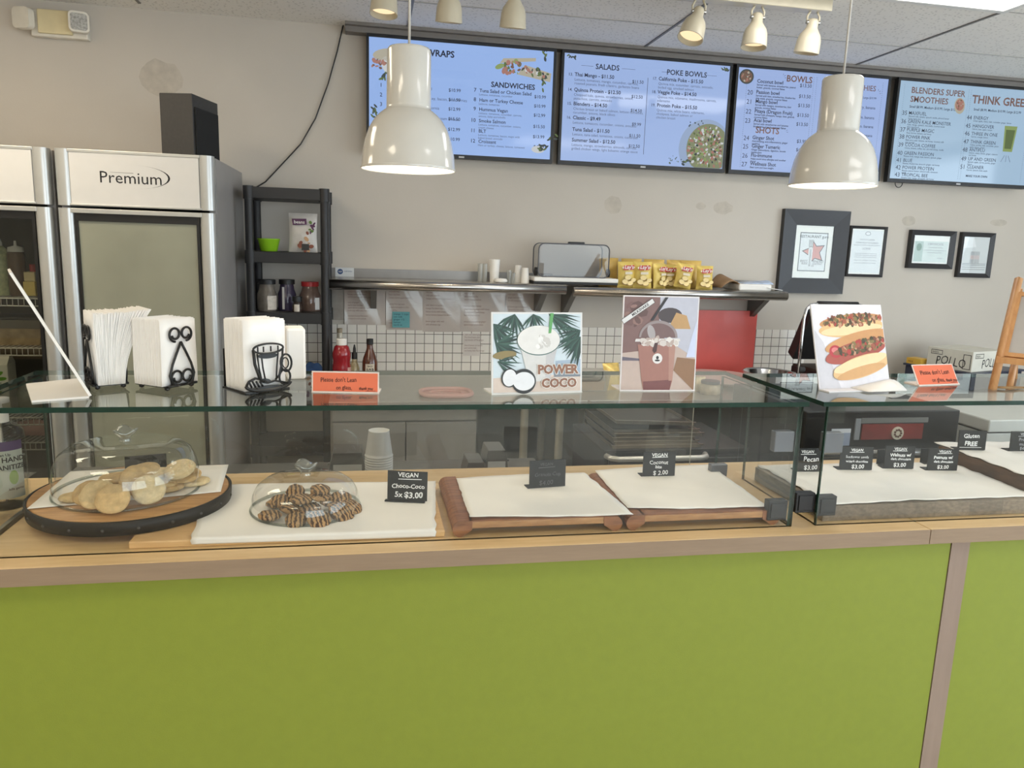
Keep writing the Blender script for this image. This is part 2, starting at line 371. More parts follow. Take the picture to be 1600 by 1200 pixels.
# ================================================================== refrigerators
M_SILVER = mat('silver_trim', (196, 197, 194), .32, .55, var=.02)
M_FRIDGE = mat('fridge_side', (158, 154, 150), .4, 0, var=.04, scale=6)
M_HEADER = mat('header_white', (216, 214, 210), .4, var=.015)
M_INNER = mat('fridge_interior', (96, 92, 84), .6)
M_FOG = mat('fogged_pane', (150, 151, 134), .28, var=.12, scale=3, bump=.04, bscale=500)
M_WIREW = mat('white_wire', (205, 205, 200), .4)
M_RUBBER = mat('black_gasket', (18, 18, 18), .5)
FW, FD, FH = .583, .74, 1.914
def fridge(x0, label, fogged):
    t = thing('refrigerator', label, 'refrigerator', (x0, 3.31, 0), group='glass door refrigerators')
    W = FW
    b = MB()   # open carcass: back, sides, bottom, top
    b.box((0, .06, .1), (.03, FD, FH-.004), M_FRIDGE).box((W-.03, .06, .1), (W, FD, FH-.004), M_FRIDGE)
    b.box((.03, FD-.03, .1), (W-.03, FD, FH-.004), M_INNER).box((.03, .06, 1.72), (W-.03, FD-.03, FH-.004), M_FRIDGE).box((.03, .06, .1), (W-.03, FD-.03, .2), M_INNER)
    b.box((.02, .1, 0), (W-.02, FD-.02, .1), M_BLACK)
    b.build('cabinet', t)
    MB().box((.055, .004, 1.708), (W-.055, .06, FH-.012), M_HEADER).build('header_sign', t)
    b = MB()
    for x in (.0, W-.06):
        b.prism(rrect(x, 0, x+.06, .062, .024), 1.70, FH, M_SILVER, smooth=True)
    b.box((.05, .0, 1.700), (W-.05, .05, 1.708), M_SILVER).box((.05, .002, FH-.012), (W-.05, .06, FH), M_SILVER)
    b.build('header_trim', t, bevel=.0015)
    d = MB()
    for x in (.0, W-.06):
        d.prism(rrect(x, -.002, x+.06, .052, .024), .2, 1.69, M_SILVER, smooth=True)
    d.box((.05, 0, 1.672), (W-.05, .05, 1.69), M_SILVER).box((.05, 0, .2), (W-.05, .05, .24), M_SILVER)
    door = d.build('door', t, bevel=.0015)
    g = MB()
    x0_, x1_, z0_, z1_ = .06, W-.06, .24, 1.672
    g.box((x0_, .008, z0_), (x0_+.012, .03, z1_), M_RUBBER).box((x1_-.012, .008, z0_), (x1_, .03, z1_), M_RUBBER)
    g.box((x0_+.012, .008, z1_-.03), (x1_-.012, .03, z1_), M_RUBBER).box((x0_+.012, .008, z0_), (x1_-.012, .03, z0_+.03), M_RUBBER)
    g.build('gasket', door)
    MB().box((x0_+.012, .014, z0_+.03), (x1_-.012, .02, z1_-.03), M_FOG if fogged else glass('fridge_glass', (.80, .80, .76), 1.5)).build('pane', door)
    return t
fr = fridge(-1.185, 'grey glass-door refrigerator with fogged pane and silver frame under the speaker', True)
b = MB()
mx = frame_from((0, .0035, 0), (1, 0, 0), (0, 0, 1))
pA = PY(154, 281, 3.31); pB = PY(249, 287, 3.31)
b.text('Premium', pA.x+1.185, 1.792, .0640, M_INK, mx, sx=1.0)
b.build('header_lettering', fr)
b = MB()
ax_ = PY(264, 281, 3.31).x+1.185; cx_ = PY(210, 281, 3.31).x+1.185; zt_ = PY(210, 258, 3.31).z; zb_ = PY(212, 295, 3.31).z
arc = [(cx_+(ax_-cx_)*math.cos(a), (zt_+zb_)/2+(zt_-zb_)/2*math.sin(a)) for a in [R(-100+200*i/20) for i in range(21)]]
th = [.0004+.0034*math.sin(PI*i/20)**3 for i in range(21)]
for i in range(20):
    (xa, za), (xb, zb) = arc[i], arc[i+1]
    da, db = th[i], th[i+1]
    b.flat([(xa-da, za), (xa+da, za), (xb+db, zb), (xb-db, zb)], M_INK, mx)
b.flat([(.20, 1.8325), (.285, 1.8310), (.285, 1.8330), (.20, 1.8335)], mat('logo_grey', (120, 116, 110), .6), mx, 0)
b.build('logo_arc', fr)
fl = fridge(-1.790, 'grey glass-door refrigerator with clear pane and stocked shelves at the left edge', False)
def wire_shelf(z, parent):
    b = MB(); y0, y1 = .09, .66
    for y in (y0, y1): b.tube([(.04, y, z), (FW-.04, y, z)], .003, M_WIREW, 6)
    b.tube([(.04, y0, z-.03), (FW-.04, y0, z-.03)], .003, M_WIREW, 6)
    for i in range(24):
        x = .05+(FW-.1)*i/23; b.tube([(x, y1, z), (x, y0, z), (x, y0-.002, z-.03)], .0016, M_WIREW, 5)
    b.build('wire_shelf', parent)
SZ = [PY(40, 466, 3.42).z, PY(40, 543, 3.42).z, PY(40, 690, 3.42).z]
for z in SZ: wire_shelf(z, fl)
# contents of the clear refrigerator
def lathe_thing(name, label, cat, loc, prof, m, group=None, n=28, parts=(), rz=0):
    """a turned body with turned parts; parts = (name, profile, material)"""
    if not parts:
        o = MB().lathe(prof, m, n, cap0=True).build(name, loc=loc); return tag(o, label, cat, group)
    t = thing(name, label, cat, loc, rz, group)
    MB().lathe(prof, m, n, cap0=True).build('body', t)
    for pn, pp, pm in parts: MB().lathe(pp, pm, n, cap0=True, cap1=pp[-1][0] > 0).build(pn, t)
    return t
def bottle_prof(r, h, neck, shoulder): return [(r*.9, 0), (r, .006), (r, h*shoulder), (r*.9, h*(shoulder+.08)), (neck, h*.94), (neck, h)]
y = 3.52
p = PY(4, 460, y); lathe_thing('sauce_bottle', 'tall pale green sauce bottle on the upper refrigerator shelf', 'bottle', (p.x, y, SZ[0]+.003), [(.03, 0), (.033, .01), (.033, .17), (.028, .19), (.012, .205)], mat('green_sauce', (172, 178, 138), .35, var=.25, scale=60), parts=(('cap', [(.014, .2), (.014, .215), (.006, .235)], M_WHITE),), group='bottles in the refrigerator')
p = PY(30, 460, y); lathe_thing('sauce_bottle', 'brown squeeze bottle with white cap beside the yellow carton', 'bottle', (p.x, y, SZ[0]+.003), [(.03, 0), (.033, .01), (.033, .17), (.028, .18)], mat('brown_sauce', (96, 74, 58), .35), parts=(('cap', [(.03, .18), (.028, .198), (.006, .205), (.004, .225)], M_WHITE),), group='bottles in the refrigerator')
p = PY(46, 466, 3.5)
t = thing('drink_carton', 'small yellow carton with a red top on the upper refrigerator shelf', 'carton', (p.x-.01, 3.5, SZ[0]+.003))
MB().box((-.035, 0, 0), (.035, .06, .06), mat('carton_yellow', (222, 200, 120), .5, var=.15)).build('body', t, bevel=.003)
MB().box((-.015, .005, .06), (.035, .05, .10), mat('carton_cream', (232, 216, 170), .5)).build('upper_box', t, bevel=.003)
MB().cyl((.02, .03, .10), .012, .03, mat('carton_red', (190, 60, 66), .5), 14).build('cap', t)
p = PY(28, 537, 3.5)
t = thing('storage_tub', 'clear tub of beige food with a dark lid on the second refrigerator shelf', 'tub', (p.x, 3.45, SZ[1]+.003))
def tub(b, w0, w1, d0, d1, z0, z1, m):
    vs = [(-w0, -d0, z0), (w0, -d0, z0), (w0, d0, z0), (-w0, d0, z0), (-w1, -d1, z1), (w1, -d1, z1), (w1, d1, z1), (-w1, d1, z1)]
    return b.add(vs, [(0, 3, 2, 1), (4, 5, 6, 7), (0, 1, 5, 4), (2, 3, 7, 6), (1, 2, 6, 5), (3, 0, 4, 7)], m)
tub(MB(), .095, .11, .07, .08, 0, .07, mat('beige_food', (150, 130, 98), .6, var=.3, scale=25)).build('contents', t, loc=(0, .09, 0))
tub(MB(), .111, .113, .081, .084, .07, .105, mat('tinted_tub', (104, 100, 92), .25)).build('tub_rim', t, loc=(0, .09, 0))
MB().box((-.118, .004, .105), (.118, .176, .118), M_BLACK).build('lid', t, bevel=.004)
SZ3 = PY(40, 640, 3.42).z
wire_shelf(SZ3-.03, fl)
p = PY(8, 620, 3.5)
t = thing('drink_carton', 'white drink carton printed with green leaves on the third refrigerator shelf', 'carton', (p.x-.01, 3.46, SZ3-.027))
MB().box((-.05, 0, 0), (.045, .08, .21), mat('carton_white', (214, 214, 204), .5)).build('body', t, bevel=.003)
MB().prism([(0, 0), (.08, 0), (.05, .035), (.03, .035)], -.05, .045, mat('carton_white', (214, 214, 204), .5), frame_from((0, 0, .21), (0, 1, 0), (0, 0, 1))).build('gable', t)
b = MB(); mx = frame_from((0, -.0006, 0), (1, 0, 0), (0, 0, 1)); g1 = mat('leaf_green', (96, 150, 52), .6)
for a, x, z in ((.5, .01, .17), (1.1, -.01, .175), (2.0, -.02, .15), (.1, .02, .15)): b.flat(ell(x, z, .02, .008, 10, a), g1, mx)
b.flat(ell(.012, .09, .009, .009), mat('olive_dot', (120, 128, 40), .6), mx); b.text('almond', -.03, .125, .016, M_DKGREY, mx)
b.build('print', t)
p = PY(48, 620, 3.55); lathe_thing('glass_jar', 'round clear jar of pale liquid beside the white drink carton', 'jar', (p.x+.004, 3.56, SZ3-.027), [(.045, 0), (.055, .02), (.058, .07), (.045, .11), (.03, .125)], mat('milky_jar', (176, 180, 168), .2), parts=(('lid', [(.034, .125), (.034, .145)], M_STEEL),))
p = PY(70, 735, 3.45)
t = thing('food_packet', 'pink food packet on the lower refrigerator shelf', 'packet', (p.x-.06, 3.47, SZ[2]+.004))
MB().grid(8, 6, lambda u, v: (-.08+.16*u, .06*v+.02*math.sin(PI*u), .03*math.sin(PI*u)*math.sin(PI*v)+.05*v+.005), mat('pink_packet', (150, 104, 98), .5, var=.2)).build('packet', t, solid=.004)

# ================================================================== speaker on the refrigerator
near = Vector((-.712, 3.52)); e1 = (Vector((-.847, 3.556))-near).normalized(); 
ang = math.atan2(-e1.y, -e1.x)
t = thing('speaker', 'dark grey box loudspeaker standing on top of the refrigerator', 'speaker', (near.x, near.y, 1.9105), ang)
w_, d_, h_ = .142, .235, .27
MB().box((-w_, 0, 0), (0, d_, h_), mat('speaker_vinyl', (58, 56, 54), .6, var=.1, scale=80)).build('cabinet', t, bevel=.003)
MB().box((.0, .012, .012), (.008, d_-.012, h_-.05), mat('speaker_grille', (30, 30, 30), .9, var=.3, scale=400)).build('grille', t, bevel=.004)
MB().box((-.055, -.003, .010), (-.02, 0, .016), M_STEEL).build('badge', t)

# emergency light high on the wall
p0 = PY(38, 10, 4.1); 
t = thing('emergency_light', 'beige twin-head emergency light mounted high on the wall', 'emergency light', (-1.40, 4.1, 2.475))
cream = mat('aged_cream_plastic', (220, 206, 164), .5, var=.08, scale=12); wht = mat('aged_white_plastic', (226, 220, 206), .45)
MB().box((-.105, -.045, .0), (.135, 0, .115), wht).build('back_box', t, bevel=.006)
MB().box((-.07, -.06, .012), (.075, -.045, .115), cream).build('front_cover', t, bevel=.004)
for x, a in ((-.115, -.35), (.105, .3)):
    m_ = Matrix.Translation((x, -.058, .065)) @ Matrix.Rotation(a, 4, 'Z')
    b = MB().prism(rrect(-.042, -.045, .042, .045, .02), 0, .035, wht, m_ @ Matrix.Rotation(R(90), 4, 'X'), smooth=True)
    h = b.build('lamp_head', t, bevel=.004)
    if x > 0: MB().prism(rrect(-.034, -.036, .034, .036, .012), .035, .037, mat('faceted_lens', (196, 196, 192), .15, .4, var=.35, scale=120), m_ @ Matrix.Rotation(R(90), 4, 'X')).build('lens', h)

# hanging cable
pts = [PY(x, y, 4.09) for x, y in ((537, 36), (527, 80), (513, 130), (493, 185), (470, 225), (445, 252), (430, 268), (415, 284), (400, 293), (392, 301))]
fine = []
for i in range(len(pts)-1):
    for k in range(4): fine.append(pts[i].lerp(pts[i+1], k/4))
tag(MB().tube(fine+[pts[-1]], .0035, M_BLACK, 6).build('hanging_cable'), 'thin black cable hanging down the wall from the ceiling', 'cable')

# ================================================================== black plastic shelving unit
t = thing('shelving_unit', 'narrow black plastic shelving unit between the refrigerator and the steel shelf', 'shelving unit', (-.365, 3.75, 0))
UX0, UX1, UY0, UY1 = -.555, -.175, 3.75, 4.06
pl = mat('black_resin', (40, 39, 39), .5, var=.08, scale=30)
for x in (UX0+.02, UX1-.02):
    for y in (UY0+.02, UY1-.02):
        MB().prism(ell(x, y, .019, .019, 16), 0, 1.83, pl, smooth=True).build('post', t, world=True)
UZ = [1.83, PY(450, 394, UY0).z, PY(450, 489, UY0).z, .93, .6, .12]
for z in UZ:
    b = MB().box((UX0+.012, UY0+.006, z-.052), (UX1-.012, UY1-.006, z), pl)
    for x in (UX0+.02, UX1-.02):
        for y in (UY0+.02, UY1-.02): b.prism(ell(x, y, .024, .024, 16), z-.056, z+.004, pl, smooth=True)
    b.build('shelf', t, world=True, bevel=.003)
p = PY(420, 391, 3.86)
t = lathe_thing('bowl', 'small lime green bowl on the upper shelf of the black unit', 'bowl', (-.46, 3.86, UZ[1]), [(.036, 0), (.04, .004), (.05, .052), (.053, .056), (.053, .06), (.05, .06), (.046, .05), (.036, .006), (.0, .005)], mat('lime_plastic', (150, 206, 40), .4))
t = thing('snack_bag', 'white printed bag of dried beans standing on the black shelving unit', 'bag', (-.302, 3.87, UZ[1]))
def pillow(b, w, h, d, m, mx=None, nu=12, nv=12, seed=0, lean=0):
    def fn(sg):
        def f(u, v):
            x = (u-.5)*w*(1-.06*math.sin(PI*v)); e = (math.sin(PI*u)**.6 if 0 < u < 1 else 0)*(math.sin(PI*v)**.5 if 0 < v < 1 else 0)
            n_ = noise.noise((u*4+seed, v*5, seed))*.10
            return (x, sg*d*e*(.5+n_)+lean*v, v*h)
        return f
    b.grid(nu, nv, fn(-1), m, mx); vs0 = len(b.f)
    b.grid(nu, nv, fn(1), m, mx)
    for i in range(vs0, len(b.f)): b.f[i] = b.f[i][::-1]
    return b
pillow(MB(), .135, .185, .05, mat('bag_white', (222, 216, 208), .35, var=.05, scale=14, bump=.3, bscale=40), lean=.02).build('bag', t)
def bag_mx(w, h, d, lean=0): return None
b = MB(); rnd = random.Random(3)
mx = frame_from((0, -.0305, .0), (1, 0, 0), (0, .02, .185))
pur = mat('bag_purple', (92, 48, 86), .5); brn = mat('bag_bean', (140, 78, 56), .5); grn = mat('bag_leaf', (96, 128, 52), .5); tan = mat('bag_tan', (206, 164, 122), .5)
b.flat([(-.045, .128), (.02, .132), (.018, .16), (-.05, .158)], pur, mx, .001); b.text('beans', -.04, .136, .022, M_WHITE, mx, w=.0015, bold=.02)
blobs(b, mx, .02, .055, .04, .05, 9, .012, [brn, tan], .001, rnd); blobs(b, mx, .045, .12, .012, .035, 8, .011, [grn, pur], .001, rnd)
b.flat([(-.005, .01), (.03, .01), (.03, .04), (-.005, .04)], M_DKGREY, mx, .0012)
b.build('print', t)
def jar(label, x, y, r, h, cap, m, capm, ch, lab=None):
    t = thing('spice_jar', label, 'jar', (x, y, UZ[2]), group='jars on the black shelving unit')
    MB().lathe([(r*.94, 0), (r, .006), (r, h*.62), (r*.8, h*.8), (r*.72, h)], m, 24, cap0=True).build('body', t)
    MB().cyl((0, 0, h), cap, ch, capm, 24).build('lid', t)
    if lab: MB().lathe([(r+.0006, h*.08), (r+.0006, h*lab[1])], lab[0], 40, Matrix.Rotation(R(lab[2]), 4, 'Z')).build('label_band', t) if lab[2] is None else curved_label(t, r+.0007, h*.06, h*lab[1], lab[0], lab[2], lab[3])
    return t
def curved_label(parent, r, z0, z1, m, a0, a1, name='label_band'):
    return MB().grid(14, 1, lambda u, v: (r*math.cos(R(a0+(a1-a0)*u)), r*math.sin(R(a0+(a1-a0)*u)), z0+(z1-z0)*v), m).build(name, parent)
clear_brown = mat('dark_spice_jar', (58, 46, 40), .15, var=.3, scale=30); purp = mat('purple_spice', (70, 62, 84), .2, var=.2); 
jar('clear jar with black lid and red-printed label at the left of the jar row', -.475, 3.86, .046, .128, .042, mat('grey_jar', (120, 112, 102), .12, var=.3, scale=20), M_BLACK, .022, (mat('jar_label', (214, 204, 190), .5, var=.15, scale=60), .58, -80, -10))
jar('dark spice jar with black lid in the middle of the jar row', -.385, 3.9, .044, .128, .038, purp, M_BLACK, .022, (mat('white_strip', (220, 218, 214), .5), .9, -115, -100))
jar('clear jar with red lid at the right of the jar row', -.275, 3.9, .052, .12, .042, mat('rust_jar', (112, 92, 82), .12, var=.3, scale=20), mat('red_lid', (176, 44, 48), .4), .022, (mat('white_strip', (220, 218, 214), .5), .55, -60, -30))
jar('small dark jar with a black lid standing in front of the larger jars', -.33, 3.815, .024, .05, .024, clear_brown, M_BLACK, .024, (mat('jar_label', (214, 204, 190), .5), .75, -120, -60))
# blue cloth and small goods on the lower shelf of the unit
t = thing('cleaning_cloth', 'crumpled blue cloth lying on the lower black shelf', 'cloth', (-.27, 3.86, .93))
MB().grid(16, 16, lambda u, v: (-.09+.18*u, -.07+.14*v, .004+.075*math.sin(PI*u)*math.sin(PI*v)*(.7+.6*noise.noise((u*5, v*5, 2)))), mat('blue_cloth', (62, 92, 140), .9, var=.2)).build('cloth', t, solid=.003)
tag_one = MB().grid(12, 12, lambda u, v: (-.04+.08*u, -.04+.08*v, .004+.07*math.sin(PI*u)*math.sin(PI*v)*(.7+.6*noise.noise((u*5, v*5, 9)))), mat('blue_cloth', (62, 92, 140), .9, var=.2)).build('cleaning_cloth', loc=(-.118, 3.66, .9005), solid=.003)
tag(tag_one, 'small blue rag beside the ketchup bottle', 'cloth')

# ================================================================== steel wall shelves
M_STEEL2 = mat('shelf_steel', (186, 182, 176), .26, 1, var=.05, scale=20)
def wall_shelf(label, x0, x1, z, br):
    t = thing('wall_shelf', label, 'shelf', ((x0+x1)/2, 4.1, z), group='stainless wall shelves')
    b = MB().box((x0, 3.80, z-.003), (x1, 4.10, z), M_STEEL2).box((x0, 4.092, z), (x1, 4.1, z+.045), mat('upstand_steel', (120, 116, 111), .3, .85, var=.05))
    n = 10
    b.tube([(x0, 3.80, z-.024), (x1, 3.80, z-.024)], .0245, M_STEEL2, 20)
    b.build('shelf_board', t, world=True)
    for x in br:
        MB().prism([(3.83, z-.004), (4.098, z-.004), (4.098, z-.16), (4.06, z-.16)], 0, .03, mat('bracket_steel', (120, 118, 116), .35, .9), Matrix(((0, 0, 1, x), (1, 0, 0, 0), (0, 1, 0, 0), (0, 0, 0, 1)))).build('bracket', t, world=True)
    return t
SH1, SH2 = 1.413, 1.403
ws = wall_shelf('long stainless wall shelf holding the plastic cups', -.195, 1.0, SH1, (.02, .90))
MB().box((-.16, 4.086, SH1+.001), (-.065, 4.0915, SH1+.048), mat('sticker_white', (214, 216, 216), .5)).build('sticker', ws, world=True)
b = MB(); b.flat(ell(0, 0, .014, .014), mat('sticker_blue', (44, 74, 120), .5), frame_from((-.135, 4.0858, SH1+.027), (1, 0, 0), (0, 0, 1))); b.text('NSF', -.009, -.004, .011, M_WHITE, frame_from((-.135, 4.0855, SH1+.027), (1, 0, 0), (0, 0, 1))); b.text('CERTIFIED', -.115+.0, 0, .009, mat('sticker_blue', (44, 74, 120), .5), frame_from((-.0, 4.0858, SH1+.026), (1, 0, 0), (0, 0, 1)))
b.build('sticker_lettering', ws, world=True)
wall_shelf('stainless wall shelf holding the yellow chip bags', 1.042, 2.235, SH2, (1.055, 2.17))
# things on the shelves
def cup_stack(label, px, top_py, base_py, wpx, y, z, m, up=False, name='cup_stack', cat='cups', rings=5):
    p = PY(px, base_py, y); h = (base_py-top_py)*y/FPX*1.02; r = wpx/2*y/FPX
    prof = [(r*.74, 0), (r*.74, .001)]
    for i in range(rings):
        z0 = h*(.0+.62*i/rings); prof += [(r*(.9+.02*i/rings), z0+.002), (r, z0+.004), (r, z0+h*.3/rings), (r*.9, z0+h*.32/rings)]
    if up: prof = [(r*.8, 0), (r, h)]
    else: prof = [(r, 0), (r, h*.35), (r*.96, h*.36), (r*.78, h), (.001, h)]
    return tag(MB().lathe(prof, m, 24, cap0=True).build(name, loc=(p.x, y, z)), label, cat, 'disposable cups on the steel shelf')
trans = mat('translucent_plastic', (206, 206, 200), .3, var=.06, scale=90); wp = mat('white_cup', (238, 236, 230), .5, var=.02)
for px, lb in ((750, 'leftmost clear plastic cup stack on the steel shelf'), (757, 'clear plastic cup stack against the white foam cups')):
    cup_stack(lb, px, 413, 440, 9, 3.95, SH1, glass('clear_plastic', (.82, .83, .82), 1.45, .05, .35, (206, 206, 200)), True)
cup_stack('tall white foam cup stack on the steel shelf', 772, 407, 441, 17, 3.95, SH1, wp, True)
p = PY(782, 438, 3.87)
tag(MB().lathe([(.02, 0), (.035, .004), (.036, .012), (.03, .02), (.0, .022)], wp, 24, cap0=True).build('cup_lid', loc=(p.x, 3.87, SH1)), 'flat white cup lid lying in front of the foam cups', 'cup')  # a loose lid for the cups, lying flat, not a cup itself
for px, tp, lb in ((795, 424, 'short clear cup stack left of the portion cups'), (801, 428, 'clear portion cup stack beside the leaning white cups')):
    cup_stack(lb, px, tp, 443, 8, 3.9, SH1, glass('clear_plastic', (.82, .83, .82), 1.45, .05, .35, (206, 206, 200)), True)
cup_stack('white portion cup stack, taller of the pair', 809, 417, 443, 12, 3.95, SH1, wp)
cup_stack('white portion cup stack next to the display box', 820, 421, 444, 13, 3.9, SH1, wp)
# clear-lidded display box
t = thing('display_box', 'clear roll-top display box with white tray on the steel shelf', 'display box', (PY(900, 440, 3.9).x, 3.84, SH1+.0005))
xa, xb = PY(834, 440, 3.84).x-t.location.x, PY(966, 440, 3.84).x-t.location.x
MB().box((xa, 0, 0), (xb, .15, .012), M_BLACK).build('base', t, bevel=.003)
MB().box((xa, -.005, .012), (xb, .15, .034), wp).build('tray', t, bevel=.005)
mxb = Matrix(((1, 0, 0, 0), (0, 0, -1, .145), (0, 1, 0, 0), (0, 0, 0, 1)))
sh = rrect(xa+.025, .036, xb-.05, .205, .03)
b = MB(); b.prism(sh, 0, .125, glass('smoky_lid', (.80, .80, .80), 1.5, .02, .12, (190, 186, 184)), mxb, smooth=True); b.build('lid', t)
b = MB(); b.tube([mxb @ Vector((x, y, .125)) for x, y in sh], .0035, mat('lid_rim', (92, 92, 96), .4), 6, True); b.tube([mxb @ Vector((x, y, 0)) for x, y in sh], .0035, mat('lid_rim', (92, 92, 96), .4), 6, True); b.build('lid_rim', t)
for x in (xa+.016, xb-.046): MB().cyl((0, 0, 0), .022, .012, M_BLACK, 20, Matrix.Translation((x, .06, .06)) @ Matrix.Rotation(R(90), 4, 'Y')).build('hinge', t)
MB().box((-.055, .03, .205), (.03, .06, .217), M_BLACK).build('handle', t, bevel=.004)
# chip bags
M_BAG = mat('chip_bag_yellow', (226, 198, 106), .36, .1, var=.14, scale=18, bump=.35, bscale=45)
M_BAG2 = mat('chip_bag_gold', (218, 182, 98), .36, .1, var=.15, scale=18, bump=.35, bscale=45)
red = mat('chip_banner_red', (186, 44, 42), .4); chip = mat('chip_pale', (238, 214, 150), .5, var=.1); chipd = mat('chip_rim', (128, 92, 40), .5)
def chip_bag(px, y, rz, h, label, front=True, tilt=.08):
    p = PY(px, 452, y)
    t = thing('chip_bag', label, 'bag of chips', (p.x, y, SH2), 0, 'yellow chip bags on the steel shelf', rot=(-tilt, 0, rz))
    w = h*.76
    pillow(MB(), w, h, .05, M_BAG if front else M_BAG2, seed=px).build('bag', t)
    if front:
        mx = frame_from((0, -.031, 0), (1, 0, 0), (0, 0, 1)); b = MB()
        b.flat([(-w*.30, h*.66), (w*.26, h*.68), (w*.30, h*.86), (-w*.27, h*.84)], red, mx, 0)
        b.flat(ell(-.002, h*.76, w*.36, h*.065, 24, .05), mat('chip_banner_white', (236, 224, 200), .5), mx, -.0004)
        b.text("Lay's", -.0, h*.715, h*.20, M_WHITE, mx, 'CENTER', .0006, .02, .15)
        for cx, cy, r in ((-.2, .2, .17), (.08, .15, .16), (.26, .27, .14), (-.05, .36, .17)):
            b.flat(ell(cx*w, cy*h, r*w*1.05, r*w*.8, 18, cx), chipd, mx, .0002); b.flat(ell(cx*w, cy*h+.002, r*w, r*w*.7, 18, cx), chip, mx, .0006)
        b.flat([(-w*.2, h*.5), (w*.2, h*.51), (w*.2, h*.6), (-w*.2, h*.59)], mat('chip_strip', (226, 214, 190), .5), mx, .0003)
        b.build('print', t)
    return t
specs = [(950, 4.03, .1, .15, 'gold chip bag half behind the clear display box'), (978, 3.865, .12, .135, 'leftmost yellow chip bag beside the display box'), (1003, 3.86, .0, .137, 'yellow chip bag with upright red banner, second from the display box'),
         (1030, 3.875, .5, .13, 'yellow chip bag turned to the left in the middle of the row'), (1046, 3.925, -.35, .125, 'yellow chip bag set back behind the row'), (1065, 3.85, .0, .128, 'yellow chip bag leaning over at a slant, right of the middle'), (1100, 3.87, -.03, .125, 'yellow chip bag at the right end of the row')]
for i, (px, y, rz, h, lb) in enumerate(specs):
    o = chip_bag(px, y, rz, h, lb, i > 0)
    if i == 5: o.rotation_euler.y = .16; o.location.z += .006
for px, y in ((985, 3.98), (1020, 3.99), (1055, 3.995), (1078, 3.97)):
    chip_bag(px, y, random.uniform(-.15, .15), .15, {985: 'gold chip bag at the back, behind the two leftmost bags', 1020: 'gold chip bag at the back, behind the turned bag', 1055: 'gold chip bag at the back, behind the slanted bag', 1078: 'gold chip bag at the back right, near the brown paper bag'}[px], False)
t = thing('paper_bag', 'flat brown paper bag lying on the steel shelf end', 'paper bag', (PY(1135, 452, 3.9).x, 3.84, SH2))
MB().grid(10, 8, lambda u, v: (-.06+.15*u, .16*v, .012+.075*math.sin(PI*min(1, u*1.15))*(.55+.45*v)*.9), mat('kraft_brown', (152, 122, 90), .8, var=.08)).build('sheet', t, solid=.004)
t = thing('napkin_pack', 'white napkin pack with blue print at the shelf end', 'napkins', (PY(1172, 452, 3.9).x, 3.83, SH2))
MB().box((-.10, 0, 0), (.09, .19, .035), M_WHITE).build('pack', t, bevel=.008)
MB().grid(6, 6, lambda u, v: (-.06+.17*u, .02+.15*v, .036+.018*math.sin(PI*v)*u), mat('napkin_blue_print', (190, 204, 226), .6, var=.25, scale=30)).build('wrapper', t, solid=.002)
MB().grid(6, 4, lambda u, v: (.06+.09*u, -.01+.14*v, .006+.012*(1-u)), M_WHITE).build('loose_sheet', t, solid=.003)
# ================================================================== menu screens
SX = [(.0, .955), (.985, 1.925), (1.948, 2.878), (2.925, 3.855)]
SZ0, SZ1, SYF = 2.03, 2.595, 4.02
scr_ink = mat('screen_ink', (40, 44, 66), .5, var=0); scr_grey = mat('screen_grey_ink', (92, 100, 128), .5, var=0); scr_red = mat('screen_title_brown', (128, 94, 86), .5, var=0)
def screen(i, label, rgb):
    x0, x1 = SX[i]; W, Hh = x1-x0, SZ1-SZ0
    t = thing('menu_screen', label, 'menu screen', ((x0+x1)/2, SYF, SZ0), group='menu screens in a row under the ceiling')
    b = MB(); bz = .013
    b.box((x0, SYF, SZ0), (x0+bz, SYF+.035, SZ1), M_BLACK).box((x1-bz, SYF, SZ0), (x1, SYF+.035, SZ1), M_BLACK)
    b.box((x0+bz, SYF, SZ0), (x1-bz, SYF+.035, SZ0+.02), M_BLACK).box((x0+bz, SYF, SZ1-bz), (x1-bz, SYF+.035, SZ1), M_BLACK)
    b.box((x0+bz, SYF+.012, SZ0+.02), (x1-bz, SYF+.035, SZ1-bz), M_BLACK); b.box((x0+W*.3, SYF+.035, SZ0+.15), (x1-W*.3, WY1, SZ1-.15), M_DKGREY)
    b.build('casing', t, world=True)
    m, nt, bs = _new('screen_glow_%d' % i)
    bs.inputs['Base Color'].default_value = (.01, .01, .012, 1); bs.inputs['Roughness'].default_value = .08
    bs.inputs['Emission Color'].default_value = (*lin(rgb), 1); bs.inputs['Emission Strength'].default_value = SCREEN
    MB().box((x0+bz, SYF+.006, SZ0+.02), (x1-bz, SYF+.011, SZ1-bz), m).build('display_panel', t, world=True)
    MB().box(((x0+x1)/2-.014, SYF-.001, SZ0+.004), ((x0+x1)/2+.014, SYF, SZ0+.012), mat('badge_pale', (190, 190, 190), .4)).build('badge', t, world=True)
    u0, v0 = x0+bz, SZ0+.02; uw, vh = W-2*bz, Hh-bz-.02
    mx = frame_from((u0, SYF+.0055, v0), (1, 0, 0), (0, 0, 1))
    return t, mx, uw, vh
def put(b, mx, uw, vh, rows):
    for half in (0, 1):                                                    # one part for each column of the menu
        c = MB()
        for r in rows:
            s, u, v, size, m = r[:5]; al = r[5] if len(r) > 5 else 'LEFT'; bold = r[6] if len(r) > 6 else 0
            if (u > .5) == bool(half): c.text(s, u*uw, (1-v)*vh, size, m, mx, al, 0, bold)
        c.build('menu_lettering', t, world=True)
glowpic = lambda n, rgb: emis('screen_'+n, rgb, SCREEN*.8)
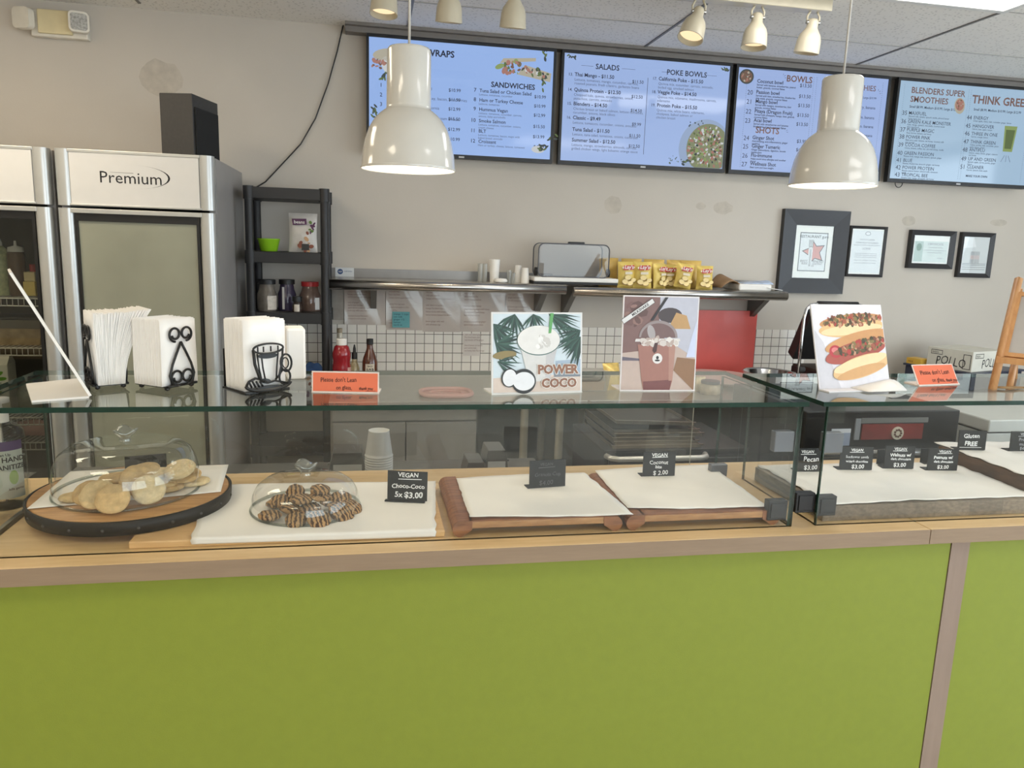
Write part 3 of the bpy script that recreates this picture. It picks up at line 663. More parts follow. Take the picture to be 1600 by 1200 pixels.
P_GRN, P_GRN2, P_RED, P_TAN, P_WHT, P_BRN, P_DK = glowpic('green', (112, 128, 88)), glowpic('pale_green', (156, 176, 116)), glowpic('red', (186, 138, 126)), glowpic('tan', (196, 190, 172)), glowpic('white', (222, 226, 228)), glowpic('brown', (136, 110, 96)), glowpic('dark', (84, 92, 92))
rnd = random.Random(11)
def leaves(b, mx, cx, cy, n, s, rot0=0):
    for i in range(n):
        a = rot0+rnd.uniform(-1, 1); d = rnd.uniform(0, s*2.2)
        b.flat(ell(cx+d*math.cos(rot0)+rnd.uniform(-s, s)*.5, cy+d*math.sin(rot0)+rnd.uniform(-s, s)*.5, s*.5, s*.2, 8, a), rnd.choice([P_DK, P_GRN, P_DK]), mx, .0002+i*1e-6)
K, G, T_ = scr_ink, scr_grey, scr_red

t, mx, w, h = screen(0, 'menu screen listing wraps and sandwiches, partly behind the left pendant lamp', (150, 180, 232))
b = MB()
rows = [('WRAPS', .30, .125, .043, K, 'LEFT', .026), ('SANDWICHES', .655, .36, .036, K, 'LEFT', .026)]
for n, v, nm, pr, d in ((7, .415, 'Tuna Salad or Chicken Salad', '$10.99', 'Lettuce, tomatoes, cucumber'), (8, .50, 'Ham or Turkey Cheese', '$10.99', 'Lettuce, tomatoes'), (9, .585, 'Hummus Vegan', '$12.99', 'Lettuce, tomatoes, cucumber, carrots,\nonions, baby portobello'), (10, .69, 'Smoke Salmon', '$15.50', 'Lettuce, tomatoes, cucumber, onions,\ncream cheese'), (11, .785, 'BLT', '$13.99', 'Lettuce, tomatoes, bacon, mayo with\nbaked bread, avocado'), (12, .88, 'Croissant', '$ 9.99', 'Ham or turkey, cheese, lettuce, tomatoes')):
    rows += [(str(n), .575, v, .026, K, 'RIGHT', .01), (nm, .592, v, .0235, K, 'LEFT', .014), (pr, .965, v+.02, .0225, K, 'RIGHT', .008), (d, .59, v+.03, .0145, G)]
for n, v, pr, d in ((1, .43, '$10.99', 'Salad'), (2, .515, '$11.99', 'Turkey, bacon, cranberries'), (3, .60, '$12.99', 'California'), (4, .69, '$15.50', 'Salmon, cream cheese'), (5, .785, '$12.99', 'Vegan'), (6, .875, '$10.99', 'Chicken')):
    rows += [(str(n), .07, v, .026, K, 'RIGHT', .01), (d, .29, v, .02, G), (pr, .49, v, .0225, K, 'RIGHT', .008)]
put(b, mx, w, h, rows)
b = MB()
b.flat(ell(.10*w, .855*h, .075, .03, 20, .1), P_TAN, mx, .0001); b.flat(ell(.155*w, .875*h, .036, .03, 18), P_DK, mx, .0002); blobs(b, mx, .155*w, .875*h, .03, .024, 16, .009, [P_RED, P_WHT, P_GRN], .0003, rnd)
b.flat(ell(.10*w, .76*h, .03, .045, 16, .5), P_WHT, mx, .0001); blobs(b, mx, .05*w, .77*h, .035, .02, 16, .011, [P_RED, P_BRN], .0003, rnd)
b.build('food_picture', t, world=True); b = MB()
b.flat([(.70*w, .86*h), (.90*w, .90*h), (.90*w, .93*h), (.72*w, .905*h)], P_TAN, mx, .0001); b.flat([(.80*w, .77*h), (.985*w, .72*h), (.99*w, .80*h), (.84*w, .86*h)], P_TAN, mx, .0001)
blobs(b, mx, .78*w, .83*h, .055, .03, 30, .011, [P_RED, P_GRN, P_GRN2, P_BRN], .0003, rnd, .1); blobs(b, mx, .90*w, .80*h, .075, .02, 34, .01, [P_RED, P_GRN, P_DK, P_WHT], .0003, rnd, -.2); b.flat(ell(.70*w, .83*h, .025, .012, 14, .4), P_GRN2, mx, .0004); blobs(b, mx, .735*w, .79*h, .025, .012, 10, .011, [P_RED], .0005, rnd)
b.build('food_picture', t, world=True); b = MB()
for cx, cy, n in ((.06, .62, 9), (.03, .30, 12), (.03, .22, 9), (.955, .635, 7), (.92, .10, 12), (.98, .2, 8), (.95, .91, 7)): leaves(b, mx, cx*w, cy*h, n, .024, rnd.uniform(0, 2))
b.build('food_picture', t, world=True); b = MB()
b.flat(ell(.93*w, .09*h, .035, .018, 16), P_WHT, mx, .0001)
b.build('food_picture', t, world=True)

t, mx, w, h = screen(1, 'menu screen listing salads and poke bowls with a bowl in its corner', (156, 180, 226))
b = MB()
rows = [('SALADS', .255, .125, .037, K, 'CENTER', .018), ('POKE BOWLS', .735, .125, .037, K, 'CENTER', .018)]
for n, v, nm, pr, d in (('13.', .205, 'Thai Mango - $11.50', '$11.50', 'Lettuce, tomatoes, mango, cucumber, carrots,\nroasted peanuts, fresh cilantro, garbanzo beans'), ('14.', .345, 'Quinoa Protein - $12.50', '$12.50', 'Chopped kale, quinoa, strawberries, onion,\npistachios, carrots, avocado'), ('15.', .475, 'Blenders - $14.50', '$14.50', 'Chicken breast or baked salmon, lettuce tomatoes,\ncucumber, onions, black olives'), ('16.', .605, 'Classic - $9.49', '$9.99', 'Lettuce, tomatoes, cucumber, onions, avocado'), ('', .715, 'Tuna Salad - $11.50', '$11.50', 'Lettuce, tuna salad, tomatoes, onions, cucumber'), ('', .815, 'Summer Salad - $12.50', '$12.50', 'Lettuce, mango, strawberries, almonds, carrots,\ngrilled chicken wings, light balsamic orange sauce')):
    rows += [(n, .055, v, .021, K, 'RIGHT', .006), (nm, .064, v, .0255, K, 'LEFT', .020), (pr, .475, v+.025, .023, K, 'RIGHT', .008), (d, .064, v+.042, .0185, G)]
for n, v, nm, d in (('17.', .185, 'California Poke - $15.50', 'Quinoa mix, cucumber, carrots, avocado,\nboiled egg, smoked salmon'), ('18.', .31, 'Veggie Poke - $14.50', 'Quinoa mix, edamame, mushrooms, carrots,\nedamame'), ('19.', .435, 'Protein Poke - $15.50', 'Quinoa mix, white beans, edamame,\nchickpeas, baked salmon or\nchicken breast')):
    rows += [(n, .555, v, .021, K, 'RIGHT', .006), (nm, .564, v, .0255, K, 'LEFT', .020), (d, .564, v+.042, .0185, G)]
put(b, mx, w, h, rows)
for a0, a1 in ((.10, .17), (.34, .42), (.58, .63), (.84, .92)): b.flat([(a0*w, .895*h), (a1*w, .895*h), (a1*w, .898*h), (a0*w, .898*h)], G, mx)
b.flat([(.498*w, .10*h), (.501*w, .10*h), (.501*w, .83*h), (.498*w, .83*h)], G, mx)
b.build('rule_line', t, world=True)
b = MB()
def clip(poly): return [(min(max(x, .001), w-.001), min(max(y, .001), h-.001)) for x, y in poly]
b.flat(clip(ell(.885*w, .185*h, .155, .155, 40)), glowpic('bowl_rim', (172, 192, 224)), mx, .0001); b.flat(clip(ell(.90*w, .19*h, .125, .13, 40)), glowpic('salad_ground', (150, 156, 126)), mx, .0002)
for i in range(300):
    a = rnd.uniform(0, 2*PI); q = math.sqrt(rnd.random())*.118; x, y = .90*w+q*math.cos(a), .19*h+q*math.sin(a)
    if x > w-.012 or y < .012: continue
    s_ = rnd.uniform(.004, .011); b.flat(ell(x, y, s_, s_*.7, 7, a), rnd.choice([P_RED, P_RED, P_GRN, P_GRN2, P_TAN, P_WHT, P_WHT, P_GRN2, P_BRN, P_DK]), mx, .0003+i*2e-6)
b.build('food_picture', t, world=True); b = MB()
blobs(b, mx, .70*w, .06*h, .04, .03, 14, .004, [P_DK, P_GRN], .0003, rnd); blobs(b, mx, .82*w, .42*h, .05, .025, 12, .004, [P_DK], .0003, rnd)
b.build('food_picture', t, world=True); b = MB()
leaves(b, mx, .03*w, .97*h, 9, .018, 0); leaves(b, mx, .95*w, .97*h, 9, .018, 0); leaves(b, mx, .74*w, .03*h, 8, .02, .3)
b.build('food_picture', t, world=True)

t, mx, w, h = screen(2, 'menu screen listing bowls and shots, partly behind the right pendant lamp', (156, 178, 224))
b = MB()
rows = [('BOWLS', .40, .10, .046, T_, 'CENTER', .024), ('SHOTS', .22, .622, .046, T_, 'CENTER', .024), ('SMOOTHIES', .92, .13, .04, T_, 'RIGHT', .012)]
for n, v, nm, pr, d in (('', .135, 'Coconut bowl', '$13.50', 'Served with bananas, strawberries, peanut\nbutter, granola, coconut flakes'), ('20', .24, 'Passion bowl', '$13.50', 'Served with kiwi, strawberries, blueberries\nchia seeds, granola, coconut flakes'), ('21', .33, 'Mango bowl', '$13.50', 'Served with mangos, strawberries, kiwi\ngranola, coconut flakes'), ('22', .425, 'Pitaya (Dragon Fruit)', '$13.50', 'Served with pineapple, mango, kiwi, granola\ncoconut flakes'), ('23', .515, 'Acai bowl', '$13.50', 'Served with strawberries and bananas\nblueberries, granola, coconut flakes'), ('24', .685, 'Ginger Shot', '$3.99', 'Anti-bloating, anti-inflammatory, ginger\nsoothing'), ('25', .77, 'Ginger Tumeric', '$4.99', 'Ginger antioxidants, digestion, boosts\nmetabolism'), ('26', .86, 'Flu-Immune', '$4.99', 'Helps avoid sinus allergies and another\nblood'), ('27', .945, 'Wellness Shot', '$4.99', 'Beet cure and lose weight')):
    rows += [(n, .105, v+.015, .034, K, 'RIGHT'), (nm, .125, v, .0265, K, 'LEFT', .020), (pr, .485, v+.01, .026, K, 'RIGHT', .006), (d, .125, v+.028, .0135, K, 'LEFT', .020)]
for v, s in ((.21, 'Medium $9.99  Large $10.99'), (.31, 'Strawberry, banana'), (.41, 'Spinach, pineapple, banana'), (.50, 'Mango, banana'), (.59, 'Papaya, banana'), (.685, 'Pineapple, mint')):
    rows += [(s, .93, v, .022 if v > .3 else .016, K, 'RIGHT', .006)]
put(b, mx, w, h, rows)
for u in (.495, .515, .965, .06):
    for j in range(46): b.flat([(u*w-.0008, (.03+j*.0205)*h), (u*w+.0008, (.03+j*.0205)*h), (u*w+.0008, (.04+j*.0205)*h), (u*w-.0008, (.04+j*.0205)*h)], G, mx)
b.build('rule_line', t, world=True)
b = MB()
b.flat(ell(.055*w, .915*h, .042, .038, 24), P_DK, mx, .0001); b.flat(ell(.055*w, .915*h, .034, .031, 24), P_BRN, mx, .0002); blobs(b, mx, .055*w, .915*h, .03, .027, 26, .006, [P_RED, P_TAN, P_BRN, P_DK], .0003, rnd)
b.build('food_picture', t, world=True); b = MB()
for c, v in ((.285, .93), (.33, .40), (.93, .85)):
    for a in (0, .6, 1.2): b.flat([(c*w+.01*math.cos(a), v*h+.01*math.sin(a)), (c*w+.024*math.cos(a), v*h+.024*math.sin(a)), (c*w+.024*math.cos(a+.12), v*h+.024*math.sin(a+.12))], G, mx)
b.build('food_picture', t, world=True)

t, mx, w, h = screen(3, 'menu screen listing green smoothies at the right edge of the wall', (160, 188, 212))
b = MB()
rows = [('BLENDERS SUPER', .085, .115, .045, T_, 'LEFT', .020), ('SMOOTHIES', .085, .205, .045, T_, 'LEFT', .020), ('THINK GREEN', .525, .17, .062, T_, 'LEFT', .026), ('Small $8.99, Medium $10.99, Large $12.99', .085, .265, .0185, K, 'LEFT', .014), ('Small $8.99, Medium $10.99, Large $12.99', .545, .245, .0185, K, 'LEFT', .014)]
for n, v, nm, d in ((35, .335, 'MAXFUEL', 'Almond milk, banana, spinach, vanilla, almond butter\nhemp seed, oats'), (36, .42, 'GREEN KALE MONSTER', 'Kale, mango, spinach, chia seeds, coconut water\nblue superfood'), (37, .505, 'PURPLE MAGIC', 'Acai, berries, banana, oat honey'), (38, .578, 'POWER PINK', 'Beet juice, pear, banana, oat honey, coconut milk\ngoji powder'), (39, .66, 'COCOA COFFEE', 'Cocoa, banana, coffee, soy, oat with honey, vanilla'), (40, .745, 'GREEN PASSION', 'Passion fruit, mango, kale, banana, spinach, ginger'), (41, .82, 'BLUE', 'Banana, blueberries, broccoli, ginger, oat honey'), (42, .895, 'POWER PROTEIN', 'Banana, peanut butter, almond milk, cinnamon\nvanilla'), (43, .97, 'TROPICAL BEE', 'Greens, kale, mango, pineapple, oat honey')):
    rows += [(str(n), .075, v+.008, .034, K, 'RIGHT'), (nm, .085, v, .0265, K, 'LEFT', .002), (d, .085, v+.024, .0125, K, 'LEFT', .004)]
for n, v, nm, d in ((44, .335, 'ENERGY', 'Green apple, celery, kale, cucumber, ginger, lemon'), (45, .42, 'HANGOVER', 'Carrot, beet, apple, lemon'), (46, .50, 'THREE IN ONE', 'Carrot, orange, lemon'), (47, .585, 'THINK GREEN', 'Celery, parsley, kale, cucumber, green\napple, lemon, ginger'), (48, .67, 'ANTIFLU', 'Carrot, celery, lemon, ginger, cayenne\noat honey'), (49, .765, 'UP AND GREEN', 'Spinach, apple, carrot, parsley, ginger\nlemon'), (51, .85, 'CLEANER', 'Carrot, spinach, beet, apple')):
    rows += [(str(n), .54, v+.008, .034, K, 'RIGHT'), (nm, .552, v, .0265, K, 'LEFT', .002), (d, .552, v+.024, .0125, K, 'LEFT', .004)]
rows += [('MAKE YOUR OWN', .552, .94, .017, K, 'LEFT', .020)]
put(b, mx, w, h, rows)
for u in (.035, .495, .512, .962):
    for j in range(46): b.flat([(u*w-.0007, (.03+j*.0205)*h), (u*w+.0007, (.03+j*.0205)*h), (u*w+.0007, (.04+j*.0205)*h), (u*w-.0007, (.04+j*.0205)*h)], G, mx)
b.build('rule_line', t, world=True)
b = MB()
b.flat(ell(.44*w, .79*h, .034, .044, 22, .2), P_TAN, mx, .0001); b.flat(ell(.44*w, .80*h, .028, .032, 22, .2), P_RED, mx, .0002); blobs(b, mx, .44*w, .80*h, .022, .026, 14, .005, [P_TAN, P_BRN], .0003, rnd)
b.build('food_picture', t, world=True); b = MB()
b.flat([(.80*w, .35*h), (.87*w, .35*h), (.885*w, .62*h), (.79*w, .62*h)], P_GRN2, mx, .0001); b.flat([(.81*w, .38*h), (.86*w, .38*h), (.872*w, .58*h), (.803*w, .58*h)], P_GRN, mx, .0002)
b.build('food_picture', t, world=True); b = MB()
for a in (-.4, 0, .4): b.flat([(.83*w+a*.03, .31*h), (.833*w+a*.03, .31*h), (.833*w+a*.08, .24*h), (.83*w+a*.08, .24*h)], G, mx)
b.build('food_picture', t, world=True)
# loop of cable under the last screen
c0 = PY(1406, 288, 4.06)
tag(MB().tube([(c0.x+.024*math.cos(R(a)), 4.07, 2.032+.026*math.sin(R(a))) for a in range(160, 385, 15)], .0025, M_BLACK, 6).build('cable_loop'), 'small black loop of cable hanging under the rightmost menu screen', 'cable')

# ================================================================== framed certificates on the wall
def picture_frame(label, x0, x1, z0, z1, border, depth, mat_w, frame_m, inner):
    t = thing('picture_frame', label, 'picture frame', ((x0+x1)/2, 4.1, z0), group='framed certificates on the back wall')
    f = 4.1-depth; b = MB()
    P = [(x0, z0), (x1, z0), (x1, z1), (x0, z1)]; Q = [(x0+border, z0+border), (x1-border, z0+border), (x1-border, z1-border), (x0+border, z1-border)]
    for i in range(4):
        j = (i+1) % 4
        a, bb, c, d = P[i], P[j], Q[j], Q[i]
        vs = [(a[0], 4.1, a[1]), (bb[0], 4.1, bb[1]), (bb[0], f, bb[1]), (a[0], f, a[1]), (d[0], f+depth*.4, d[1]), (c[0], f+depth*.4, c[1]), (c[0], 4.1, c[1]), (d[0], 4.1, d[1])]
        b.add(vs, [(0, 1, 2, 3), (3, 2, 5, 4), (4, 5, 6, 7)], frame_m)
    b.build('frame', t, world=True)
    MB().box((x0+border, f+depth*.55, z0+border), (x1-border, 4.099, z1-border), M_WHITE).build('mat_board', t, world=True)
    b = MB(); mx = frame_from((x0+border, f+depth*.55-.0005, z0+border), (1, 0, 0), (0, 0, 1)); inner(b, mx, x1-x0-2*border, z1-z0-2*border); b.build('print', t, world=True)
    MB().box((x0+border, f+depth*.42, z0+border), (x1-border, f+depth*.42+.002, z1-border), M_GLASS).build('frame_glass', t, world=True)
frame_blk = mat('black_frame', (40, 39, 41), .4, var=.05)
cert = mat('cert_paper', (222, 224, 226), .7, var=.02); cert_ink = mat('cert_ink', (110, 112, 120), .7, var=0); star = mat('star_pink', (206, 140, 130), .6, var=.03)
def lines(b, mx, rows, m=cert_ink):
    for s, x, y, sz, al in rows: b.text(s, x, y, sz, m, mx, al, .0006)
def in_big(b, mx, w, h):
    x0, x1, y0, y1 = w*.13, w*.87, h*.13, h*.87
    b.flat([(x0, y0), (x1, y0), (x1, y1), (x0, y1)], M_DKGREY, mx); e = .005
    b.flat([(x0+e, y0+e), (x1-e, y0+e), (x1-e, y1-e), (x0+e, y1-e)], cert, mx, .0002)
    cx, cy = w*.53, h*.50
    pts = []
    for i in range(10):
        a = PI/2+.25+i*PI/5; r = .068 if i % 2 == 0 else .034; pts.append((cx+r*math.cos(a), cy+r*math.sin(a)))
    big = [(cx+(x-cx)*1.14, cy+(y-cy)*1.14) for x, y in pts]
    b.flat(big, M_INK, mx, .0004); b.flat(pts, star, mx, .0006)
    fx = cx-.022
    b.flat([(fx-.013, cy-.085), (fx+.013, cy-.085), (fx+.013, cy+.075), (fx-.013, cy+.075)], cert, mx, .0008)
    for dx in (-.012, -.004, .004, .012): b.flat([(fx+dx-.0015, cy+.03), (fx+dx+.0015, cy+.03), (fx+dx+.0015, cy+.07), (fx+dx-.0015, cy+.07)], M_INK, mx, .001)
    b.flat([(fx-.012, cy+.03), (fx+.012, cy+.03), (fx+.004, cy+.015), (fx+.004, cy-.08), (fx-.004, cy-.08), (fx-.004, cy+.015)], M_INK, mx, .001)
    b.flat([(fx-.009, cy+.028), (fx+.009, cy+.028), (fx+.002, cy+.013), (fx+.002, cy-.077), (fx-.002, cy-.077), (fx-.002, cy+.013)], cert, mx, .0012)
    b.text('RESTAURANT guru', w*.5, h*.77, .022, M_INK, mx, 'CENTER', .0006, .01)
    lines(b, mx, [('RECOMMENDED', w*.5, h*.30, .02, 'CENTER'), ('BLENDERS & BOWLS', w*.5, h*.26, .014, 'CENTER'), ('2024', w*.5, h*.22, .014, 'CENTER')], M_DKGREY)
picture_frame('large black frame with thick border holding a pink star award', 2.335, 2.750, 1.383, 1.858, .088, .035, .0, frame_blk, in_big)
def in_lic(b, mx, w, h):
    b.flat([(w*.03, h*.03), (w*.97, h*.03), (w*.97, h*.97), (w*.03, h*.97)], cert, mx)
    b.flat(ell(w*.5, h*.9, .018, .012, 18), cert_ink, mx, .0004); b.flat(ell(w*.5, h*.9, .015, .0095, 18), cert, mx, .0005)
    rows = [('STATE OF FLORIDA', w*.5, h*.75, .011, 'CENTER'), ('DEPARTMENT OF BUSINESS', w*.5, h*.68, .012, 'CENTER'), ('DIVISION OF HOTELS AND RESTAURANTS', w*.5, h*.63, .009, 'CENTER'), ('LICENSE', w*.5, h*.55, .014, 'CENTER')]
    for y in (.45, .41, .37, .30, .24): rows.append(('issued to the establishment named herein', w*.5, h*y, .0085, 'CENTER'))
    lines(b, mx, rows)
picture_frame('thin black upright frame with a white licence beside the star award', 2.772, 3.011, 1.486, 1.780, .016, .02, 0, frame_blk, in_lic)
def in_dip(b, mx, w, h):
    b.flat([(w*.03, h*.05), (w*.97, h*.05), (w*.97, h*.80), (w*.03, h*.80)], mat('diploma', (206, 214, 210), .7), mx); b.flat([(w*.05, h*.07), (w*.28, h*.07), (w*.28, h*.78), (w*.05, h*.78)], mat('diploma_band', (168, 186, 178), .7), mx, .0004)
    b.flat(ell(w*.165, h*.58, .018, .022, 14), mat('diploma_seal', (96, 130, 108), .7), mx, .0006)
    lines(b, mx, [('CERTIFICATE', w*.62, h*.66, .018, 'CENTER'), ('of food safety training', w*.62, h*.56, .011, 'CENTER'), ('is awarded for completing the course', w*.62, h*.46, .010, 'CENTER'), ('and the final examination', w*.62, h*.38, .010, 'CENTER'), ('director', w*.78, h*.18, .011, 'CENTER')])
picture_frame('black landscape frame with a pale green certificate', 3.166, 3.469, 1.546, 1.770, .030, .03, 0, frame_blk, in_dip)
def in_sm(b, mx, w, h):
    b.flat([(0, 0), (w, 0), (w, h), (0, h)], cert, mx); b.flat([(w*.02, h*.68), (w*.5, h*.72), (w*.4, h*.98), (w*.02, h*.98)], mat('photo_white', (240, 240, 242), .6), mx, .0003)
    for i in range(26): b.text('PERMIT NOTICE', w*.5, h*(.28+.012*i), .009, mat('permit_pink', (206, 140, 130), .7) if 6 < i < 18 else cert_ink, mx, 'CENTER', .0005) if i % 3 == 0 else None
    for y in (.26, .22, .16, .10): b.flat([(w*.05, h*y), (w*.95, h*y), (w*.95, h*y+.002), (w*.05, h*y+.002)], cert_ink, mx, .0005)
picture_frame('black upright frame with a pink-printed notice, rightmost on the wall', 3.512, 3.744, 1.500, 1.769, .026, .025, 0, frame_blk, in_sm)

# ================================================================== papers taped under the shelf
M_PAPER = mat('recipe_paper', (206, 196, 186), .7, var=.03, scale=8)
pink_ink = mat('recipe_ink', (150, 118, 108), .8, var=0)
def sheet(label, px0, px1, py0, py1, n, seed, name='paper_sheet', m=None, group='recipe sheets in plastic sleeves under the shelf', big=0, y=4.088):
    a = PY(px0, py0, y); c = PY(px1, py1, y); rnd = random.Random(seed); w, h = c.x-a.x, a.z-c.z
    t = thing(name, label, 'paper', (a.x, y, c.z), group=group)
    MB().box((0, 0, 0), (w, .0015, h), m or M_PAPER).build('sheet', t)
    if n:
        b = MB(); mx = frame_from((0, -.0004, 0), (1, 0, 0), (0, 0, 1)); words = 'Put mango kale apple ginger lemon carrot banana oats milk ice blend honey scoop cup beet with of and'.split()
        for i in range(n):
            if i % 5 == 3: continue
            s = ' '.join(rnd.choice(words) for _ in range(rnd.randint(3, 5)))
            b.text(s, w*.08, h*(.92-.84*i/n), .0125 if not big else .02, pink_ink if not big else M_DKGREY, mx, sx=.85)
        b.build('handwriting', t)
    return t, w, h
SZ_ = [(538, 602, 452, 508, 'leftmost recipe sheet under the steel shelf, next to the black unit'), (603, 660, 451, 516, 'recipe sheet under the steel shelf carrying the teal note'), (661, 719, 452, 519, 'recipe sheet under the steel shelf, right of the teal note'), (720, 789, 454, 519, 'recipe sheet under the steel shelf above the small stuck note'), (790, 838, 456, 519, 'recipe sheet under the steel shelf beside the bracket')]
SLEEVE = glass('plastic_sleeve', (.97, .96, .96), 1.5, .08)
for i, (a, c, d, e, lb) in enumerate(SZ_):
    t, w, h = sheet(lb, a, c, d, e, 11, i)
    rr = random.Random(i+40); f0, f1 = rr.uniform(0, 6), rr.uniform(5, 9)
    MB().grid(14, 14, lambda u, v: (w*u, -.004-.0045*(1+math.sin(f0+f1*u+3*v))*(.4+.6*v), h*v), SLEEVE).build('plastic_sleeve', t)
t, w, h = sheet('square teal sticky note on the recipe sheets', 613, 640, 487, 512, 0, 9, 'sticky_note', mat('teal_note', (108, 172, 176), .8, var=.05), 'notes stuck under the shelf', y=4.072)
b = MB(); mx = frame_from((0, -.0004, 0), (1, 0, 0), (0, 0, 1))
for i in range(5): b.text(('mango 2 cups', 'oat milk', 'ginger 1/2', 'lemon', 'ice 6 oz')[i], w*.08, h*(.8-.17*i), .014, scr_ink, mx)
b.build('handwriting', t)
sheet('small white handwritten note stuck on the tiles', 724, 750, 521, 556, 7, 12, 'sticky_note', mat('note_white', (216, 208, 200), .8), 'notes stuck under the shelf')
sheet('grey plastic pouch stuck beside the black unit', 513, 537, 447, 500, 0, 14, 'plastic_pouch', mat('grey_pouch', (150, 142, 132), .35, var=.1, scale=30))

# ================================================================== lamps
M_LAMP = mat('lamp_enamel', (206, 203, 195), .16, coat=.5, var=.02)
def pendant(label, px, pyb, Y, tilt=0):
    p = PY(px, pyb, Y)
    t = thing('pendant_lamp', label, 'pendant lamp', (p.x, p.y, p.z), group='white pendant lamps over the counter')
    outer = [(.110, 0), (.112, .002), (.110, .006), (.1075, .034), (.101, .066), (.092, .092), (.080, .112), (.068, .125), (.057, .1335), (.0555, .1345), (.0525, .136), (.0515, .142), (.0515, .144), (.0505, .265), (.0495, .268), (.047, .2715), (.045, .272), (.0, .2725)]
    MB().lathe(outer, M_LAMP, 56).build('shade', t)
    inner = [(.109, .001), (.104, .03), (.096, .06), (.082, .091), (.064, .115), (.049, .128)]
    MB().lathe(inner, emis('pendant_glow', (255, 244, 222), LIGHT_PENDANT*.10), 48).build('shade_lining', t)
    MB().lathe([(.001, .028), (.03, .03), (.042, .05), (.04, .075), (.02, .105), (.016, .13), (.049, .131)], emis('pendant_bulb', (255, 236, 205), LIGHT_PENDANT*2.2), 32).build('bulb', t)
    MB().tube([(0, 0, .27), (.001, 0, H-p.z)], .003, mat('cord_white', (206, 202, 194), .5), 8).build('cord', t)
    MB().cyl((0, 0, H-p.z-.02), .04, .02, M_LAMP, 24).build('ceiling_rose', t)
pendant('white pendant lamp hanging in front of the wraps menu', 638, 266, 1.88)
pendant('white pendant lamp hanging in front of the bowls menu', 1300, 291, 1.88)

M_SPOT = mat('spot_enamel', (206, 196, 172), .3, coat=.2, var=.03)
def track(label, heads, x0, x1, y):
    t = thing('track_light', label, 'track light', ((x0+x1)/2, y, H), group='spotlight bars on the ceiling')
    MB().box((x0, y-.03, 2.595), (x1, y+.03, H), M_SPOT).build('bar', t, world=True, bevel=.004)
    for x, tx, ty, on in heads:
        ax = Vector((tx, ty, -1)).normalized(); q = Vector((0, 0, -1)).rotation_difference(ax).to_matrix().to_4x4()
        piv = Vector((x, y, 2.555)); mx = Matrix.Translation(piv) @ q
        prof = [(.0, .012), (.017, .012), (.022, .004), (.023, -.022), (.032, -.036), (.042, -.05), (.048, -.07), (.052, -.118), (.053, -.122), (.050, -.122), (.046, -.07), (.02, -.04)]
        h = MB().lathe([(r_, z_) for r_, z_ in prof], M_SPOT, 32, mx).build('lamp_head', t, world=True)
        bb = MB()
        for s in (-1, 1): bb.tube([piv+Vector((s*.026, 0, -.004)), piv+Vector((s*.028, 0, .02)), piv+Vector((s*.016, 0, .041))], .0045, M_SPOT, 6); bb.cyl((0, 0, 0), .008, .012, M_STEEL, 10, Matrix.Translation(piv+Vector((s*.024-.006, 0, -.002))) @ Matrix.Rotation(R(90), 4, 'Y'))
        MB.build(bb, 'yoke', t, world=True)
        lens = emis('spot_glow', (255, 226, 180), LIGHT_SPOT) if on else mat('spot_lens_off', (168, 160, 146), .4)
        if on:
            sl = bpy.data.lights.new('spot_beam', 'SPOT'); sl.energy = 6; sl.color = (1, .84, .62); sl.spot_size = R(80); sl.spot_blend = .6; sl.shadow_soft_size = .03
            so = bpy.data.objects.new('spot_beam', sl); COL.objects.link(so); so.parent = t
            lp = mx @ Vector((0, 0, -.125)); so.location = lp-Vector(t.location); so.rotation_euler = q.to_euler()
        MB().cyl((0, 0, -.100), .0485, .004, lens, 28, mx).build('bulb', t, world=True)
track('right spotlight bar with three cream heads above the poke and bowls menus', [(1.318, -.35, -.22, True), (1.575, -.08, -.05, True), (1.825, -.06, .16, True)], 1.20, 1.89, 3.10)
track('left spotlight bar with three cream heads above the wraps menu', [(.07, -.05, -.12, True), (.312, -.0, .22, True), (.562, -.0, .22, True)], -.02, .66, 3.10)
# ================================================================== things standing on the glass tops
ZT = 1.26
M_ACR = mat('card_edge_white', (232, 230, 226), .35, var=.02)
# white sign seen edge-on
t = thing('sign_holder', 'white L-shaped sign holder seen edge-on at the far left', 'sign holder', (-.66, 1.77, ZT))
b = MB()
b.prism([(-.085, .065), (.0, -.125), (.092, -.082), (.0, .135)], 0, .004, M_ACR); b.build('base', t, bevel=.001)
q0, q1 = Vector((.092, -.082, .003)), Vector((.02, .085, .003))
top = PY(14, 427, 1.72); d_ = top-(t.location+q0); d_ = Vector((d_.x, d_.y, d_.z))
n_ = (q1-q0).cross(d_).normalized()*.0055
vs = [q0, q1, q1+d_, q0+d_]; vs = [v for v in vs]+[v+n_ for v in vs]
MB().add(vs, [(0, 3, 2, 1), (4, 5, 6, 7), (0, 1, 5, 4), (1, 2, 6, 5), (2, 3, 7, 6), (3, 0, 4, 7)], M_ACR).build('panel', t)

